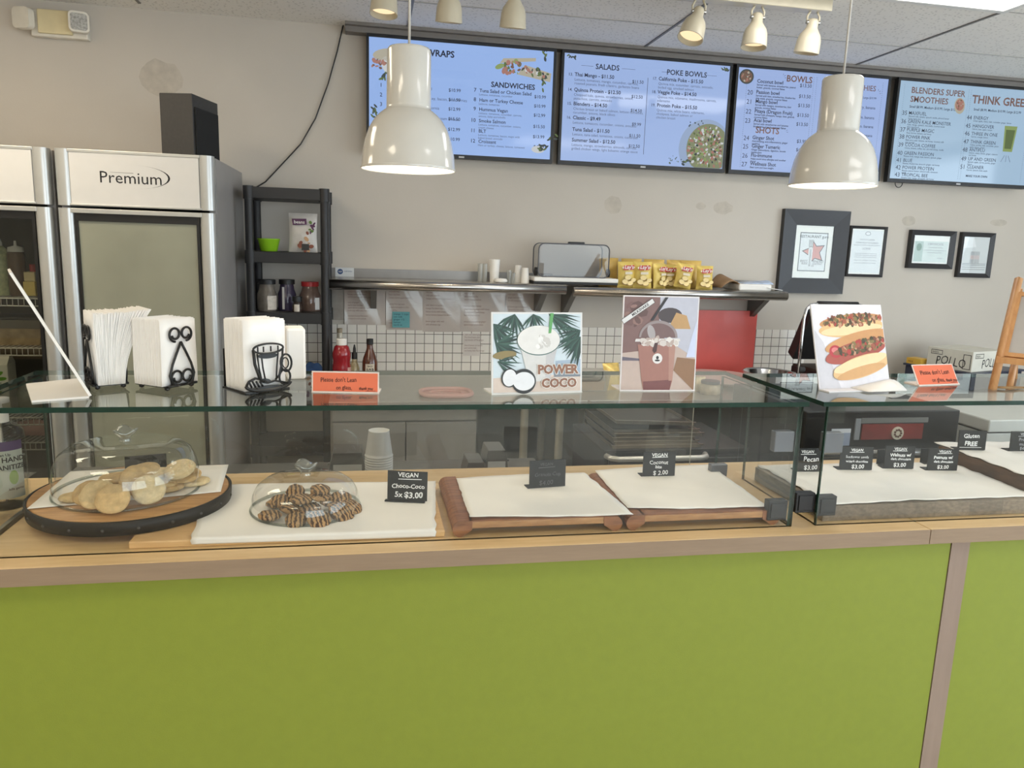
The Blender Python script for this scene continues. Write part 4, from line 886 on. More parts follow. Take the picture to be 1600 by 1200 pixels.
def napkins(label, loc, rz, w, d, h, n, fan, seed):
    """w: width of a sheet, d: thickness of the pile; the pile runs along local y"""
    rnd = random.Random(seed); b = MB()
    for i in range(n):
        f = i/(n-1); y = d/2-d*f; k = fan*max(0, (f-.25)/.75)**1.5
        hh = h*(1-.03*rnd.random()); ww = w*(1-.02*rnd.random()); ph = rnd.uniform(0, 6)
        b.grid(4, 6, lambda u, v, y=y, k=k, hh=hh, ww=ww, ph=ph: ((u-.5)*ww, y+k*v*v+.0012*math.sin(ph+4*v+2*u), hh*v-(.10*k*v)), NAP)
    o = b.build('napkin_bundle', loc=loc, rot=(0, 0, rz), solid=.0013)
    return tag(o, label, 'napkins', 'bundles of paper napkins', 'stuff')
NAP = mat('napkin_paper', (244, 242, 238), .9, var=.02)
WIRE = mat('black_wire', (16, 16, 16), .4)
def scroll(cx, cz, r, a0, turns, n=26, shrink=.45, sgn=1):
    return [(cx+sgn*r*(1-shrink*i/n)*math.cos(a0+2*PI*turns*i/n), cz+r*(1-shrink*i/n)*math.sin(a0+2*PI*turns*i/n)) for i in range(n+1)]
def holder_scroll(label, loc, rz, w, d):
    t = thing('napkin_holder', label, 'napkin holder', loc, rz, 'black wire napkin holders')
    MB().box((-w/2, -d/2, .008), (w/2, d/2, .011), WIRE).build('base_plate', t)
    b = MB()
    for x in (-w*.4, w*.4):
        for y in (-d*.42, d*.42): b.lathe([(.001, 0), (.005, .002), (.006, .005), (.004, .009)], WIRE, 12, None, True, (x, y, 0))
    b.build('foot', t)
    for s in (-1, 1):
        y = s*(d/2+.003); b = MB(); P3 = lambda pts: [(x, y, z) for x, z in pts]
        b.tube(P3([(0, .107), (-.012, .085), (-.026, .058), (-.034, .034), (-.028, .014), (-.012, .010)]), .0028, WIRE, 8)
        b.tube(P3([(0, .107), (.012, .085), (.026, .058), (.034, .034), (.028, .014), (.012, .010)]), .0028, WIRE, 8)
        for q in (-1, 1):
            b.tube(P3(scroll(q*.0155, .125, .0165, -PI*.5, 1.2, sgn=q)), .0027, WIRE, 8)
            b.tube(P3(scroll(q*.014, .029, .0175, -PI*.5, 1.25, sgn=q)), .0027, WIRE, 8)
        b.tube(P3([(-.04, .0105), (.04, .0105)]), .003, WIRE, 8)
        b.build('wire_scroll', t)
    return t
# three holders; the pile of napkins runs from side to side between the two wire panels
n1 = (-.575, 1.822, ZT); holder_scroll('scrolled wire napkin holder seen from its side, leftmost of the three', n1, R(120), .085, .062)
napkins('white napkins fanning out to the right in the leftmost wire holder', (n1[0], n1[1], ZT+.0115), R(120), .10, .054, .158, 46, -.062, 1)
n2 = (-.446, 1.812, ZT); holder_scroll('scrolled wire napkin holder turned to show its scrolls, middle of the three', n2, R(56), .085, .092)
napkins('white napkins packed square in the middle wire holder', (n2[0], n2[1], ZT+.0115), R(56), .100, .082, .147, 34, 0, 2)
n3 = (-.250, 1.795, ZT)
t = thing('napkin_holder', 'black napkin holder cut as a coffee cup and saucer, rightmost of the three', 'napkin holder', n3, R(38), 'black wire napkin holders')
MB().box((-.055, -.052, .0), (.055, .05, .003), WIRE).build('base_plate', t)
b = MB(); y = -.0565
def st(pts, r=.0022, cl=False): b.tube([(x, y, z) for x, z in pts], r, WIRE, 6, cl)
def fl(pts): b.prism(pts, -.0015, .0015, WIRE, frame_from((0, y, 0), (1, 0, 0), (0, 0, 1)))
st(ell(0, .098, .037, .011, 30), .0024, True)
fl([(x, z) for x, z in ell(-.002, .082, .024, .0062, 22)])
st([(-.037, .097), (-.034, .065), (-.022, .03), (-.012, .024)], .0035); st([(.036, .096), (.034, .066), (.026, .036), (.016, .026)], .0024)
for x0_, x1_ in ((-.028, -.018), (-.018, -.009), (.024, .018)): st([(x0_, .088), ((x0_+x1_)/2-.001, .055), (x1_, .026)], .0018)
for x_ in (-.026, -.012, .006, .024): st([(x_, .091), (x_, .103)], .0017)
st(ell(.044, .062, .014, .020, 20, .1), .0024, True); st(ell(.042, .062, .008, .012, 16, .1), .0015, True)
st(ell(.040, .03, .014, .017, 18), .0024, True)
st(ell(-.001, .018, .055, .014, 34, .0, PI, 2*PI), .004); st([(-.056, .018), (-.05, .028), (-.034, .034), (-.02, .030)], .0028)
fl(ell(-.002, .0085, .036, .0058, 20)); st([(-.012, .026), (-.002, .021), (.014, .024), (.05, .014)], .0026); fl(ell(-.008, .025, .013, .006, 14, -.2))
for k in range(4): st([(-.05+.009*k, .029-.001*k), (-.043+.009*k, .014)], .0022)
st([(-.03, .012), (-.03, .002)], .003); st([(.03, .012), (.03, .002)], .003)
b.build('cup_cutout', t)
MB().box((-.05, .050, .003), (.05, .052, .09), WIRE).build('back_plate', t)
napkins('white napkins behind the coffee cup cutout of the rightmost holder', (n3[0], n3[1], ZT+.0035), R(38), .104, .080, .158, 30, 0, 5)
o = MB().box((-.034, -.035, 0), (.012, .035, .126), NAP).build('napkin_box', loc=(-.165, 1.945, ZT), rot=(0, 0, R(10)), bevel=.006)
tag(o, 'plain white upright box behind the coffee cup napkin holder', 'box')

# printed cards
def card(name, label, cat, bl, br, height, lean, mface, thick=.003, foot=0, footm=None, loc_z=ZT):
    """an upright card leaning back; returns its Empty and the local frame of its face (x right, y up, z out)"""
    bl, br = Vector(bl), Vector(br); u = br-bl; w = u.length; rz = math.atan2(u.y, u.x)
    mid = (bl+br)/2
    t = thing(name, label, cat, (mid.x, mid.y, loc_z), rz)
    mx = Matrix.Translation((-w/2, 0, .0005)) @ Matrix.Rotation(R(90)-lean, 4, 'X')
    MB().box((0, 0, -thick), (w, height, 0), mface, mx).build('panel', t)
    if foot: MB().box((-w/2, -.002 if foot > 0 else -.0, 0), (w/2, foot, .003), footm or mface).build('foot', t)
    return t, mx, w, height
def cz(px, py): p = PZ(px, py, ZT); return (p.x, p.y)
paint = {}
def pc(rgb, rough=.45):
    k = 'print_%02x%02x%02x' % tuple(rgb)
    return mat(k, rgb, rough, var=.03, scale=60)
orange = mat('orange_card', (226, 116, 82), .6, var=.03)
def lean_card(label, pl, pr, h, lean):
    t, mx, w, h = card('notice_card', label, 'notice', pl, pr, h, lean, mat('card_border', (226, 214, 206), .6), .002, .05)
    b = MB().box((.003, .003, 0), (w-.003, h-.003, .0006), orange, mx); b.build('orange_sheet', t)
    b = MB(); b.text("Please don't Lean", w*.13, h*.50, h*.30, M_INK, mx, w=.001, jit=.04, rot=.012, sx=.80, bold=.006); b.text('on glass, ', w*.36, h*.16, h*.27, M_INK, mx, w=.001, jit=.04, sx=.82, bold=.006); b.text('thank you', w*.70, h*.155, h*.20, M_INK, mx, w=.001, jit=.04, bold=.02, sx=.82, shear=.15)
    b.add([mx @ Vector(v) for v in ((w*.80, h*.09, .001), (w*.95, h*.10, .001), (w*.95, h*.115, .001), (w*.80, h*.105, .001))], [(0, 1, 2, 3)], M_INK)
    b.build('handwriting', t)
lean_card("orange notice card asking not to lean on the glass, beside the coffee cup napkin holder", cz(487, 613), cz(592, 615), .048, .10)
pA, pB = cz(1440, 604), cz(1505, 602)
lean_card("orange notice card leaning far back on the right display case", (1.478, 1.80), (1.622, 1.82), .062, .55)

# drink card with palm leaves
t, mx, w, h = card('drink_card', 'picture card of a white coconut drink in an acrylic stand', 'picture card', cz(768, 617), cz(909, 613), .190, .11, mat('card_border2', (222, 222, 220), .3), .004, .07)
b = MB(); rnd = random.Random(21)
i_ = .004
b.flat([(i_, i_), (w-i_, i_), (w-i_, h-i_), (i_, h-i_)], pc((206, 220, 228)), mx, .0004)
b.flat([(i_, i_), (w-i_, i_), (w-i_, h*.24), (i_, h*.20)], pc((214, 198, 186)), mx, .0006)
b.flat([(w*.68, h*.2), (w-i_, h*.2), (w-i_, h*.42), (w*.7, h*.40)], pc((168, 186, 204)), mx, .0006)
g_ = [pc((38, 72, 62)), pc((58, 92, 78)), pc((30, 54, 46))]
def inside(x, y): return (min(max(x, i_), w-i_), min(max(y, i_), h-i_))
def palm(cx, cy, a0, a1, n, L, wd, wlay):
    for j in range(n):
        a = a0+(a1-a0)*j/max(1, n-1)+rnd.uniform(-.04, .04); l = L*rnd.uniform(.75, 1.1)
        dx, dy = math.cos(a), math.sin(a); px_, py_ = -dy, dx
        pts = [(cx, cy), (cx+dx*l*.45+px_*wd, cy+dy*l*.45+py_*wd), (cx+dx*l, cy+dy*l), (cx+dx*l*.45-px_*wd, cy+dy*l*.45-py_*wd)]
        pts = [inside(x, y) for x, y in pts]
        b.flat(pts, g_[j % 3], mx, wlay+j*3e-6)
palm(w*.02, h*.86, R(-80), R(-15), 9, w*.34, .0035, .0010); palm(w*.25, h*.99, R(-150), R(-60), 9, w*.30, .003, .0011); palm(w*.05, h*.62, R(-75), R(30), 11, w*.30, .004, .0012)
palm(w*.62, h*.99, R(-60), R(-5), 10, w*.42, .0028, .0013); palm(w*.98, h*.78, R(170), R(250), 10, w*.32, .003, .0014); palm(w*.99, h*.70, R(195), R(262), 9, w*.34, .0045, .0015); palm(w*.45, h*.99, R(-130), R(-35), 8, w*.24, .0026, .0016)
b.flat(ell(w*.14, h*.48, w*.13, h*.05, 16, .1), pc((140, 124, 78)), mx, .0017); palm(w*.06, h*.40, R(-50), R(20), 7, w*.26, .0024, .0018)
b.flat([(w*.29, h*.66), (w*.73, h*.66), (w*.66, h*.30), (w*.635, h*.16), (w*.40, h*.14), (w*.37, h*.30)], pc((216, 216, 214)), mx, .0022)
b.flat([(w*.60, h*.60), (w*.73, h*.64), (w*.66, h*.30), (w*.635, h*.16), (w*.58, h*.16)], pc((196, 196, 198)), mx, .0024)
b.flat(ell(w*.51, h*.655, w*.24, h*.185, 40), pc((78, 110, 104)), mx, .0026); b.flat(ell(w*.51, h*.660, w*.234, h*.178, 40), pc((228, 227, 224)), mx, .0028)
blobs(b, mx, w*.56, h*.63, w*.10, h*.08, 22, .006, [pc((206, 204, 200)), pc((240, 240, 238))], .0029, rnd)
b.flat([(w*.615, h*.74), (w*.645, h*.745), (w*.675, h*.99), (w*.635, h*.99)], pc((96, 166, 96)), mx, .0031)
for cx, cy, r_, ro in ((.19, .20, .088, 1.35), (.345, .155, .118, .0)):
    b.flat(ell(w*cx, h*(cy-.025), w*r_*1.02, h*.115, 26, 0), pc((92, 66, 52)), mx, .0033+cx*.0003) if ro == 0 else None
    b.flat(ell(w*cx, h*cy, w*r_*1.12, w*r_*(1.0 if ro == 0 else .92)*1.1, 30, ro), pc((36, 38, 36)), mx, .0034+cx*.0003); b.flat(ell(w*cx, h*cy, w*r_, w*r_*.82, 30, ro), pc((232, 234, 238)), mx, .0035+cx*.0003)
br_ = pc((142, 98, 74)); wo = pc((240, 236, 230))
for s_, u_, v_ in (('POWER', .72, .245), ('COCO', .735, .075)):
    b.text(s_, w*u_, h*v_, .029, wo, mx, 'CENTER', .0040, .095); b.text(s_, w*u_, h*v_, .029, br_, mx, 'CENTER', .0044, .045)
b.build('printed_picture', t)

# milkshake card
t, mx, w, h = card('drink_card', 'picture card of a brown milkshake with a domed lid', 'picture card', cz(968, 611), cz(1085, 611), .232, .05, mat('card_border3', (226, 222, 222), .3), .004, .07)
b = MB(); rnd = random.Random(5); i_ = .003
b.flat([(i_, i_), (w-i_, i_), (w-i_, h-i_), (i_, h-i_)], pc((196, 176, 166)), mx, .0004)
b.flat([(i_, h*.40), (w*.62, h*.46), (w*.55, h-i_), (i_, h-i_)], pc((126, 96, 92)), mx, .0006)
b.flat([(w*.48, h*.60), (w-i_, h*.35), (w-i_, h-i_), (w*.48, h-i_)], pc((190, 192, 206)), mx, .0007)
b.flat(ell(w*.62, h*.80, w*.16, h*.08, 18), pc((70, 60, 62)), mx, .0008); b.flat([(w*.6, h*.66), (w*.9, h*.66), (w*.84, h*.80), (w*.70, h*.83)], pc((188, 150, 100)), mx, .0009)
b.flat([(w*.74, h*.36), (w-i_, h*.34), (w-i_, i_), (w*.97, i_), (w*.70, h*.22)], pc((146, 110, 80)), mx, .0010); b.flat([(w*.86, h*.36), (w*.98, h*.36), (w*.98, h*.75), (w*.93, h*.6)], pc((206, 214, 240)), mx, .0011)
b.flat([(i_, h*.32), (w*.28, h*.32), (w*.27, h*.34), (i_, h*.36)], pc((104, 96, 110)), mx, .0011)
blobs(b, mx, w*.16, h*.82, w*.12, h*.12, 10, .014, [pc((100, 72, 68)), pc((146, 112, 104)), pc((120, 88, 84))], .0012, rnd)
b.flat([(w*.21, h*.49), (w*.71, h*.49), (w*.69, h*.11), (w*.66, h*.01), (w*.31, h*.01), (w*.28, h*.11)], pc((164, 116, 104)), mx, .0014)
b.flat([(w*.30, h*.10), (w*.68, h*.12), (w*.66, h*.01), (w*.31, h*.01)], pc((122, 74, 72)), mx, .0015); b.flat([(w*.62, h*.49), (w*.71, h*.49), (w*.69, h*.11), (w*.64, h*.11)], pc((178, 136, 122)), mx, .0016)
b.flat(ell(w*.475, h*.565, w*.255, h*.18, 30, 0, 0, PI), pc((150, 138, 138)), mx, .0016); b.flat(ell(w*.475, h*.565, w*.225, h*.15, 30, 0, 0, PI), pc((118, 92, 90)), mx, .0017)
b.flat(ell(w*.38, h*.62, w*.05, h*.08, 14, .3), pc((172, 166, 168)), mx, .0018)
b.flat([(w*.36, h*.74), (w*.40, h*.745), (w*.585, h-i_), (w*.545, h-i_)], pc((40, 36, 38)), mx, .0019)
b.flat([(w*.17, h*.52), (w*.77, h*.53), (w*.76, h*.56), (w*.18, h*.55)], pc((222, 218, 216)), mx, .0020)
blobs(b, mx, w*.47, h*.52, w*.28, h*.03, 34, .008, [pc((232, 228, 224)), pc((214, 206, 200)), pc((188, 170, 162))], .0021, rnd)
b.flat([(w*.43, h*.51), (w*.47, h*.51), (w*.46, h*.42), (w*.43, h*.40), (w*.405, h*.43)], pc((74, 46, 44)), mx, .0023)
b.flat(ell(w*.475, h*.345, w*.066, w*.066, 26), pc((232, 228, 226)), mx, .0024); b.flat(ell(w*.475, h*.355, w*.018, w*.022, 14), pc((44, 40, 42)), mx, .0026); b.flat(ell(w*.475, h*.325, w*.035, w*.012, 14), pc((44, 40, 42)), mx, .0026)
sx_ = math.atan2(h*.22, w*.38)
ms = mx @ Matrix.Translation((w*.03, h*.71, 0)) @ Matrix.Rotation(sx_, 4, 'Z'); L_ = math.hypot(h*.22, w*.38)
b.flat([(-.004, 0), (L_, 0), (L_, .013), (-.004, .013)], pc((52, 48, 50)), ms, .0028); b.flat([(-.003, .001), (L_-.001, .001), (L_-.001, .012), (-.003, .012)], pc((222, 222, 222)), ms, .0030); b.text('MILKSHAKE', L_*.55, .0035, .0095, pc((40, 38, 40)), ms, 'CENTER', .0032, .02)
b.build('printed_picture', t)

# hot dog card
p0, p1 = PZ(1288, 612, ZT), PZ(1394, 605, ZT)
t, mx, w, h = card('food_card', 'picture card of two loaded hot dogs leaning back on the right display case', 'picture card', (1.145, 1.745), (1.372, 1.775), .225, .30, mat('card_border4', (228, 226, 230), .3), .004, -.035)
b = MB(); rnd = random.Random(9); i_ = .003
b.flat([(i_, i_), (w-i_, i_), (w-i_, h-i_), (i_, h-i_)], pc((226, 224, 230)), mx, .0004)
b.flat([(i_, i_), (w*.3, i_), (w*.12, h*.55), (i_, h*.7)], pc((206, 204, 210)), mx, .0005)
bun, bun2, bunl = pc((226, 188, 134)), pc((206, 152, 100)), pc((240, 214, 168)); top_ = [pc((92, 84, 48)), pc((120, 70, 50)), pc((164, 92, 66)), pc((70, 64, 40)), pc((196, 150, 120)), pc((132, 116, 70)), pc((176, 62, 56))]
def sausage(cx, cy, a, bb, ro, m, l): b.flat([inside2(x, y) for x, y in ell(w*cx, h*cy, w*a, h*bb, 34, ro)], m, mx, l)
def inside2(x, y): return (min(max(x, i_), w-i_), min(max(y, i_), h-i_))
sausage(.54, .72, .47, .105, .09, bun, .0008); sausage(.54, .70, .44, .06, .09, bunl, .0009); sausage(.55, .80, .46, .085, .09, bun2, .0007)
for cx, cy, a, l in ((.55, .815, .42, .0010),): blobs(b, mx, w*cx, h*cy, w*a, h*.065, 150, .0065, top_, l, rnd, .06)
sausage(.60, .565, .48, .10, .22, bun2, .0016); sausage(.57, .44, .46, .115, .22, pc((172, 84, 70)), .0018)
b.flat(ell(w*.27, h*.44, w*.085, h*.075, 22), pc((186, 58, 66)), mx, .0020); b.flat(ell(w*.265, h*.455, w*.05, h*.035, 16), pc((222, 128, 128)), mx, .0021)
sausage(.62, .50, .40, .055, .22, pc((150, 96, 70)), .0022); blobs(b, mx, w*.66, h*.50, w*.36, h*.065, 150, .007, top_, .0024, rnd, .20)
sausage(.62, .26, .43, .125, .24, bun, .0032); sausage(.60, .30, .40, .07, .24, bunl, .0033); sausage(.60, .20, .36, .06, .22, pc((212, 164, 110)), .0034)
b.build('printed_picture', t)
MB().grid(6, 4, lambda u, v: (-w/2+.10+.125*u, -.06+.062*v, .004+.02*math.sin(PI*v*.6)*u), M_ACR).build('price_slip', t, solid=.0015)

# small wooden easel at the right
t = thing('display_easel', 'small light-wood easel holding a framed board, at the right edge', 'easel', (1.70, 1.77, ZT))
pine = wood('pine', (186, 134, 86), (206, 156, 104), 5, (14, 14, 1), .5)
L0, L1 = Vector((-.03, -.012, 0)), None
q = PY(1592, 435, 1.86)-t.location
d0 = Vector((-.035, -.02, .0)); d1 = Vector((q.x, q.y, q.z)); dd = d1-d0
MB().tube([d0, d1], .0105, pine, 4).build('leg', t)
e0 = PZ(1577, 607, ZT)-t.location; e1 = PY(1586, 562, 1.80)-t.location
MB().tube([e0, e1], .0085, pine, 4).build('leg', t)
MB().tube([(.20, .15, .0), d1+Vector((.02, .01, -.03))], .0075, pine, 4).build('leg', t)
pm = d0+dd*.26
MB().box((-.006, -.016, -.008), (.20, .010, .008), pine, Matrix.Translation(pm) @ Matrix.Rotation(math.atan2(-dd.x, dd.y), 4, 'Z')).build('ledge', t)
fmx = frame_from(pm+Vector((.006, .002, .010)), (dd.y, -dd.x, 0), dd)
b = MB(); b.box((0, 0, -.010), (.014, .20, .002), pine, fmx).box((.19, 0, -.010), (.204, .20, .002), pine, fmx).box((.014, 0, -.010), (.19, .012, .002), pine, fmx).box((.014, .188, -.010), (.19, .20, .002), pine, fmx)
fr_ = b.build('board_frame', t)
MB().box((.014, .012, -.007), (.19, .188, -.002), mat('easel_board', (176, 172, 168), .6), fmx).build('board', fr_)
pz_ = [Vector((-.03, -.01, .004)), Vector((.0, -.03, .006)), Vector((.05, -.02, .004)), Vector((.12, -.03, .005)), Vector((.2, -.02, .004))]
MB().tube(pz_, .0035, mat('twine', (150, 120, 84), .9), 6).build('string', t)

# ================================================================== inside the left display case
# round serving tray
cx, cy, zr = -.548, 1.872, 1.0
oak = wood('tray_oak', (150, 104, 58), (196, 148, 90), 5, (2, 30, 30), .5)
t = thing('serving_tray', 'round wooden serving tray with a studded black metal rim', 'tray', (cx, cy, .95))
MB().lathe([(.001, 0), (.052, 0), (.052, .026), (.001, .026)], M_BLACK, 40).build('turntable_foot', t)
MB().lathe([(.0, .026), (.212, .026), (.216, .045), (.212, .05), (.0, .05)], oak, 72).build('board', t)
b = MB().lathe([(.213, .018), (.2195, .018), (.2215, .048), (.2165, .0495), (.213, .024)], mat('rim_iron', (24, 23, 22), .45, .6), 72); 
b.build('metal_rim', t)
studs = MB()
for k in range(20):
    a = 2*PI*k/20; studs.lathe([(.0, .003), (.003, .002), (.004, 0)], mat('stud_iron', (70, 68, 66), .4, .7), 8, Matrix.Translation((.2205*math.cos(a), .2205*math.sin(a), .031)) @ Matrix.Rotation(a, 4, 'Z') @ Matrix.Rotation(R(90), 4, 'Y'))
studs.build('rim_stud', t)
M_PARCH = mat('parchment', (240, 235, 228), .75, var=.035, scale=10, bump=.1, bscale=25)
def paper(name, label, corners, z, seed=0, curl=.006, wav=.004, hang=0, cat='paper sheet', grp='parchment sheets in the display cases', droop=None, nu=26, nv=20, torn=0):
    c = [Vector((x, y, 0)) for x, y in corners]; rr = random.Random(seed); f1, f2 = rr.uniform(0, 9), rr.uniform(0, 9)
    o = c[0].copy(); o.z = z
    def fn(u, v):
        e = torn*(noise.noise((u*9+seed, v*9, 3)))*max(0, 1-min(u, 1-u, v, 1-v)*14)
        p = (c[0]*(1-u)+c[1]*u)*(1-v)+(c[3]*(1-u)+c[2]*u)*v
        edge = max(0, 1-min(u, 1-u, v, 1-v)*7)
        h = .0012+curl*edge**2*(.5+.5*math.sin(f1+5*u+4*v))*.6+wav*.25*(1+noise.noise((u*3+f2, v*3, seed)))
        if hang and v < .1: p.y = c[0].y; h = .001-hang*(1-v/.1)*(1-.15*math.sin(3*u+seed)); e = 0
        elif hang: p = (c[0]*(1-u)+c[1]*u)*(1-(v-.1)/.9)+(c[3]*(1-u)+c[2]*u)*((v-.1)/.9)
        return (p.x-o.x+e, p.y-o.y+e, h)
    ob = MB().grid(nu, nv, fn, M_PARCH).build(name, loc=o, solid=.0006)
    return tag(ob, label, cat, grp)
pzr = lambda x, y, z=1.0: (PZ(x, y, z).x, PZ(x, y, z).y)
paper('parchment_sheet', 'white paper sheet under the large glass dome on the round tray', [pzr(42, 797), pzr(345, 770), pzr(357, 727), pzr(110, 738)], zr, 3, .002, .002)
M_DOME = glass('dome_glass', (.955, .962, .96), 1.75)
def dome(label, x, y, z, r, h, sh):
    t = thing('glass_dome', label, 'glass dome', (x, y, z), group='glass domes over the cookies')
    prof = [(r, 0), (r*1.0, .004)]
    prof += [(r*.995, h*.35), (r*.97, h*.58), (r*.90, h*.77), (r*.78, h*.90), (r*.6, h*.965), (r*.35, h*.995), (.014, h)] if sh else [(r*.99, h*.25), (r*.955, h*.5), (r*.88, h*.70), (r*.74, h*.86), (r*.56, h*.95), (r*.32, h*.99), (.014, h)]
    outer = prof; inner = [(max(.0, a-.0025), max(.0, b_-.0025) if i else 0) for i, (a, b_) in enumerate(prof)]
    MB().lathe(outer, M_DOME, 64).build('dome', t)
    MB().lathe([(r+.002, 0), (r+.003, .003), (r+.001, .006), (r-.003, .005), (r-.003, 0), (r+.002, 0)], glass('dome_rim', (.80, .84, .82), 1.6), 64).build('rim', t)
    # wavy knob
    n = 40; b = MB(); L = []
    kn = glass('knob_glass', (.80, .82, .81), 2.3, .02, .10, (220, 222, 220))
    lv = [(.013, 0, 0), (.010, .008, 0), (.016, .013, .0), (.024, .020, .4), (.027, .027, 1), (.021, .025, 1), (.008, .016, .2), (.0005, .014, 0)]
    vs = []
    for rr_, zz, wv in lv:
        for j in range(n): a = 2*PI*j/n; vs.append((rr_*(1+.10*wv*math.cos(3*a))*math.cos(a), rr_*(1+.10*wv*math.cos(3*a))*math.sin(a), h+zz+.005*wv*math.cos(3*a+.6)))
    fs = [(i*n+j, i*n+(j+1) % n, (i+1)*n+(j+1) % n, (i+1)*n+j) for i in range(len(lv)-1) for j in range(n)]
    b.add(vs, fs, kn, True); b.build('knob', t)
    return t
D1 = (-.556, 1.865); 
dome('large clear glass dome over the pale cookies on the round tray', D1[0], D1[1], zr+.0022, .158, .120, True)
# pale cookies
M_CK = [mat('cookie_tan%d' % i, c, .85, var=.16, scale=70, bump=.8, bscale=160) for i, c in enumerate(((214, 186, 138), (204, 172, 122), (222, 198, 152), (198, 164, 112)))]
def cookie_mesh(r, th, seed, m, n=26):
    b = MB(); pr = [(.0, 0), (r*.8, 0), (r*.98, th*.3), (r, th*.5), (r*.93, th*.85), (r*.7, th*1.0), (r*.35, th*1.08), (.0, th*1.1)]
    vs = []; L = len(pr)
    for j in range(n):
        a = 2*PI*j/n
        for i, (q, z) in enumerate(pr):
            x, y = q*math.cos(a), q*math.sin(a); d = noise.noise((x*60+seed, y*60, z*60))
            k = 1+.05*noise.noise((math.cos(a)*1.5+seed, math.sin(a)*1.5, 0)); vs.append((x*k, y*k, z+(.0016*d if i > 2 else 0)))
    b.add(vs, [(j*L+i, ((j+1) % n)*L+i, ((j+1) % n)*L+i+1, j*L+i+1) for j in range(n) for i in range(L-1)], m, True)
    return b
def cookie(label, px, py, z, r=.034, tilt=0, az=0, th=.011, seed=None, dy=0):
    p = PZ(px, py, z); seed = seed or px
    z = z+abs(math.sin(tilt))*r; p = PZ(px, py, z)
    o = cookie_mesh(r, th, seed, M_CK[seed % 4]).build('cookie', loc=(p.x, p.y+dy, z))
    o.rotation_euler = (Matrix.Rotation(az, 4, 'Z') @ Matrix.Rotation(tilt, 4, 'X') @ Matrix.Rotation(seed, 4, 'Z')).to_euler()
    return tag(o, label, 'cookie', 'pale cookies under the large glass dome')
Z0 = zr+.004
cookie('flat pale cookie at the far left under the large dome', 116, 780, Z0, .032, .0)
for k, (px, py, z, tl, az, r, lb) in enumerate([
    (140, 772, Z0+.004, R(34), R(-8), .035, 'large pale cookie leaning back at the front left of the pile'), (153, 774, Z0+.004, R(42), R(-4), .037, 'large pale cookie overlapped by the frontmost cookie'), (177, 781, Z0, R(46), R(4), .036, 'frontmost large pale cookie facing the glass, left of the pair'),
    (232, 766, Z0, R(52), R(16), .036, 'large pale cookie facing the glass, right of the pair'), (213, 752, Z0+.012, R(56), R(24), .037, 'bright pale cookie standing tilted in the middle of the pile'),
    (258, 757, Z0+.004, R(8), R(0), .032, 'pale cookie lying behind the right front cookie'), (226, 737, Z0+.046, R(12), R(-30), .034, 'darker cookie resting on top of the tilted one'),
    (248, 742, Z0+.022, R(4), 0, .030, 'thin pale cookie near the chalk tag inside the dome')]):
    cookie(lb, px, py, z, r, tl, az, seed=k+3)
for k in range(4): cookie(('bottom cookie', 'second cookie from the bottom', 'third cookie from the bottom', 'topmost cookie')[k]+' of the flat stack at the back of the large dome', 178+(k % 2)*3, 752, Z0+.001+k*.0125, .036, R(2), 0, seed=20+k, dy=.01)
for k, (px, py, z, tl, lb) in enumerate([(303, 755, Z0, 0, 'pale cookie lying flat at the right end under the large dome'), (290, 746, Z0+.010, R(12), 'pale cookie tilted at the right of the pile'), (276, 742, Z0+.010, R(22), 'pale cookie leaning at the back right of the pile'), (262, 764, Z0, 0, 'flat cookie peeking out between the right front cookies'), (282, 736, Z0+.022, R(24), 'uppermost cookie at the back right of the large dome')]):
    cookie(lb, px, py, z, .037, tl, R(-20), seed=30+k)
# cutting board, its paper, second dome
maple2 = wood('board_maple', (206, 162, 108), (224, 184, 130), 4, (3, 16, 16), .5)
t = MB().box((-.49, 1.622, .95), (.172, 1.955, .966), maple2).build('cutting_board', origin=(-.16, 1.79, .95), bevel=.003)
tag(t, 'thin maple cutting board under the small dome and its paper', 'cutting board')
paper('parchment_sheet', 'large parchment sheet on the maple cutting board under the small dome', [(-.365, 1.6195), (.150, 1.6195), (.182, 1.975), (-.40, 1.99)], .967, 8, .003, .003, torn=.006, hang=.013, nu=40, nv=40)
zb = .9705
D2 = (-.143, 1.79)
dome('small clear glass dome over the chocolate striped cookies', D2[0], D2[1], zb, .126, .082, False)
m, nt, bs = _new('choco_coco')
tc = nt.nodes.new('ShaderNodeTexCoord'); wv = nt.nodes.new('ShaderNodeTexWave'); wv.inputs['Scale'].default_value = 34; wv.inputs['Distortion'].default_value = 4.5; wv.inputs['Detail'].default_value = 2; wv.inputs['Detail Scale'].default_value = 3
nt.links.new(tc.outputs['Object'], wv.inputs['Vector']); cr = nt.nodes.new('ShaderNodeValToRGB'); nt.links.new(wv.outputs['Fac'], cr.inputs[0])
cr.color_ramp.elements[0].position = .35; cr.color_ramp.elements[0].color = (*lin((74, 50, 34)), 1); cr.color_ramp.elements[1].position = .6; cr.color_ramp.elements[1].color = (*lin((178, 138, 92)), 1)
nt.links.new(cr.outputs[0], bs.inputs['Base Color']); bs.inputs['Roughness'].default_value = .75
nz = nt.nodes.new('ShaderNodeTexNoise'); nz.inputs['Scale'].default_value = 120; bp = nt.nodes.new('ShaderNodeBump'); bp.inputs['Strength'].default_value = .8; bp.inputs['Distance'].default_value = .003
nt.links.new(tc.outputs['Object'], nz.inputs['Vector']); nt.links.new(nz.outputs['Fac'], bp.inputs['Height']); nt.links.new(bp.outputs[0], bs.inputs['Normal'])
M_CHOC = m
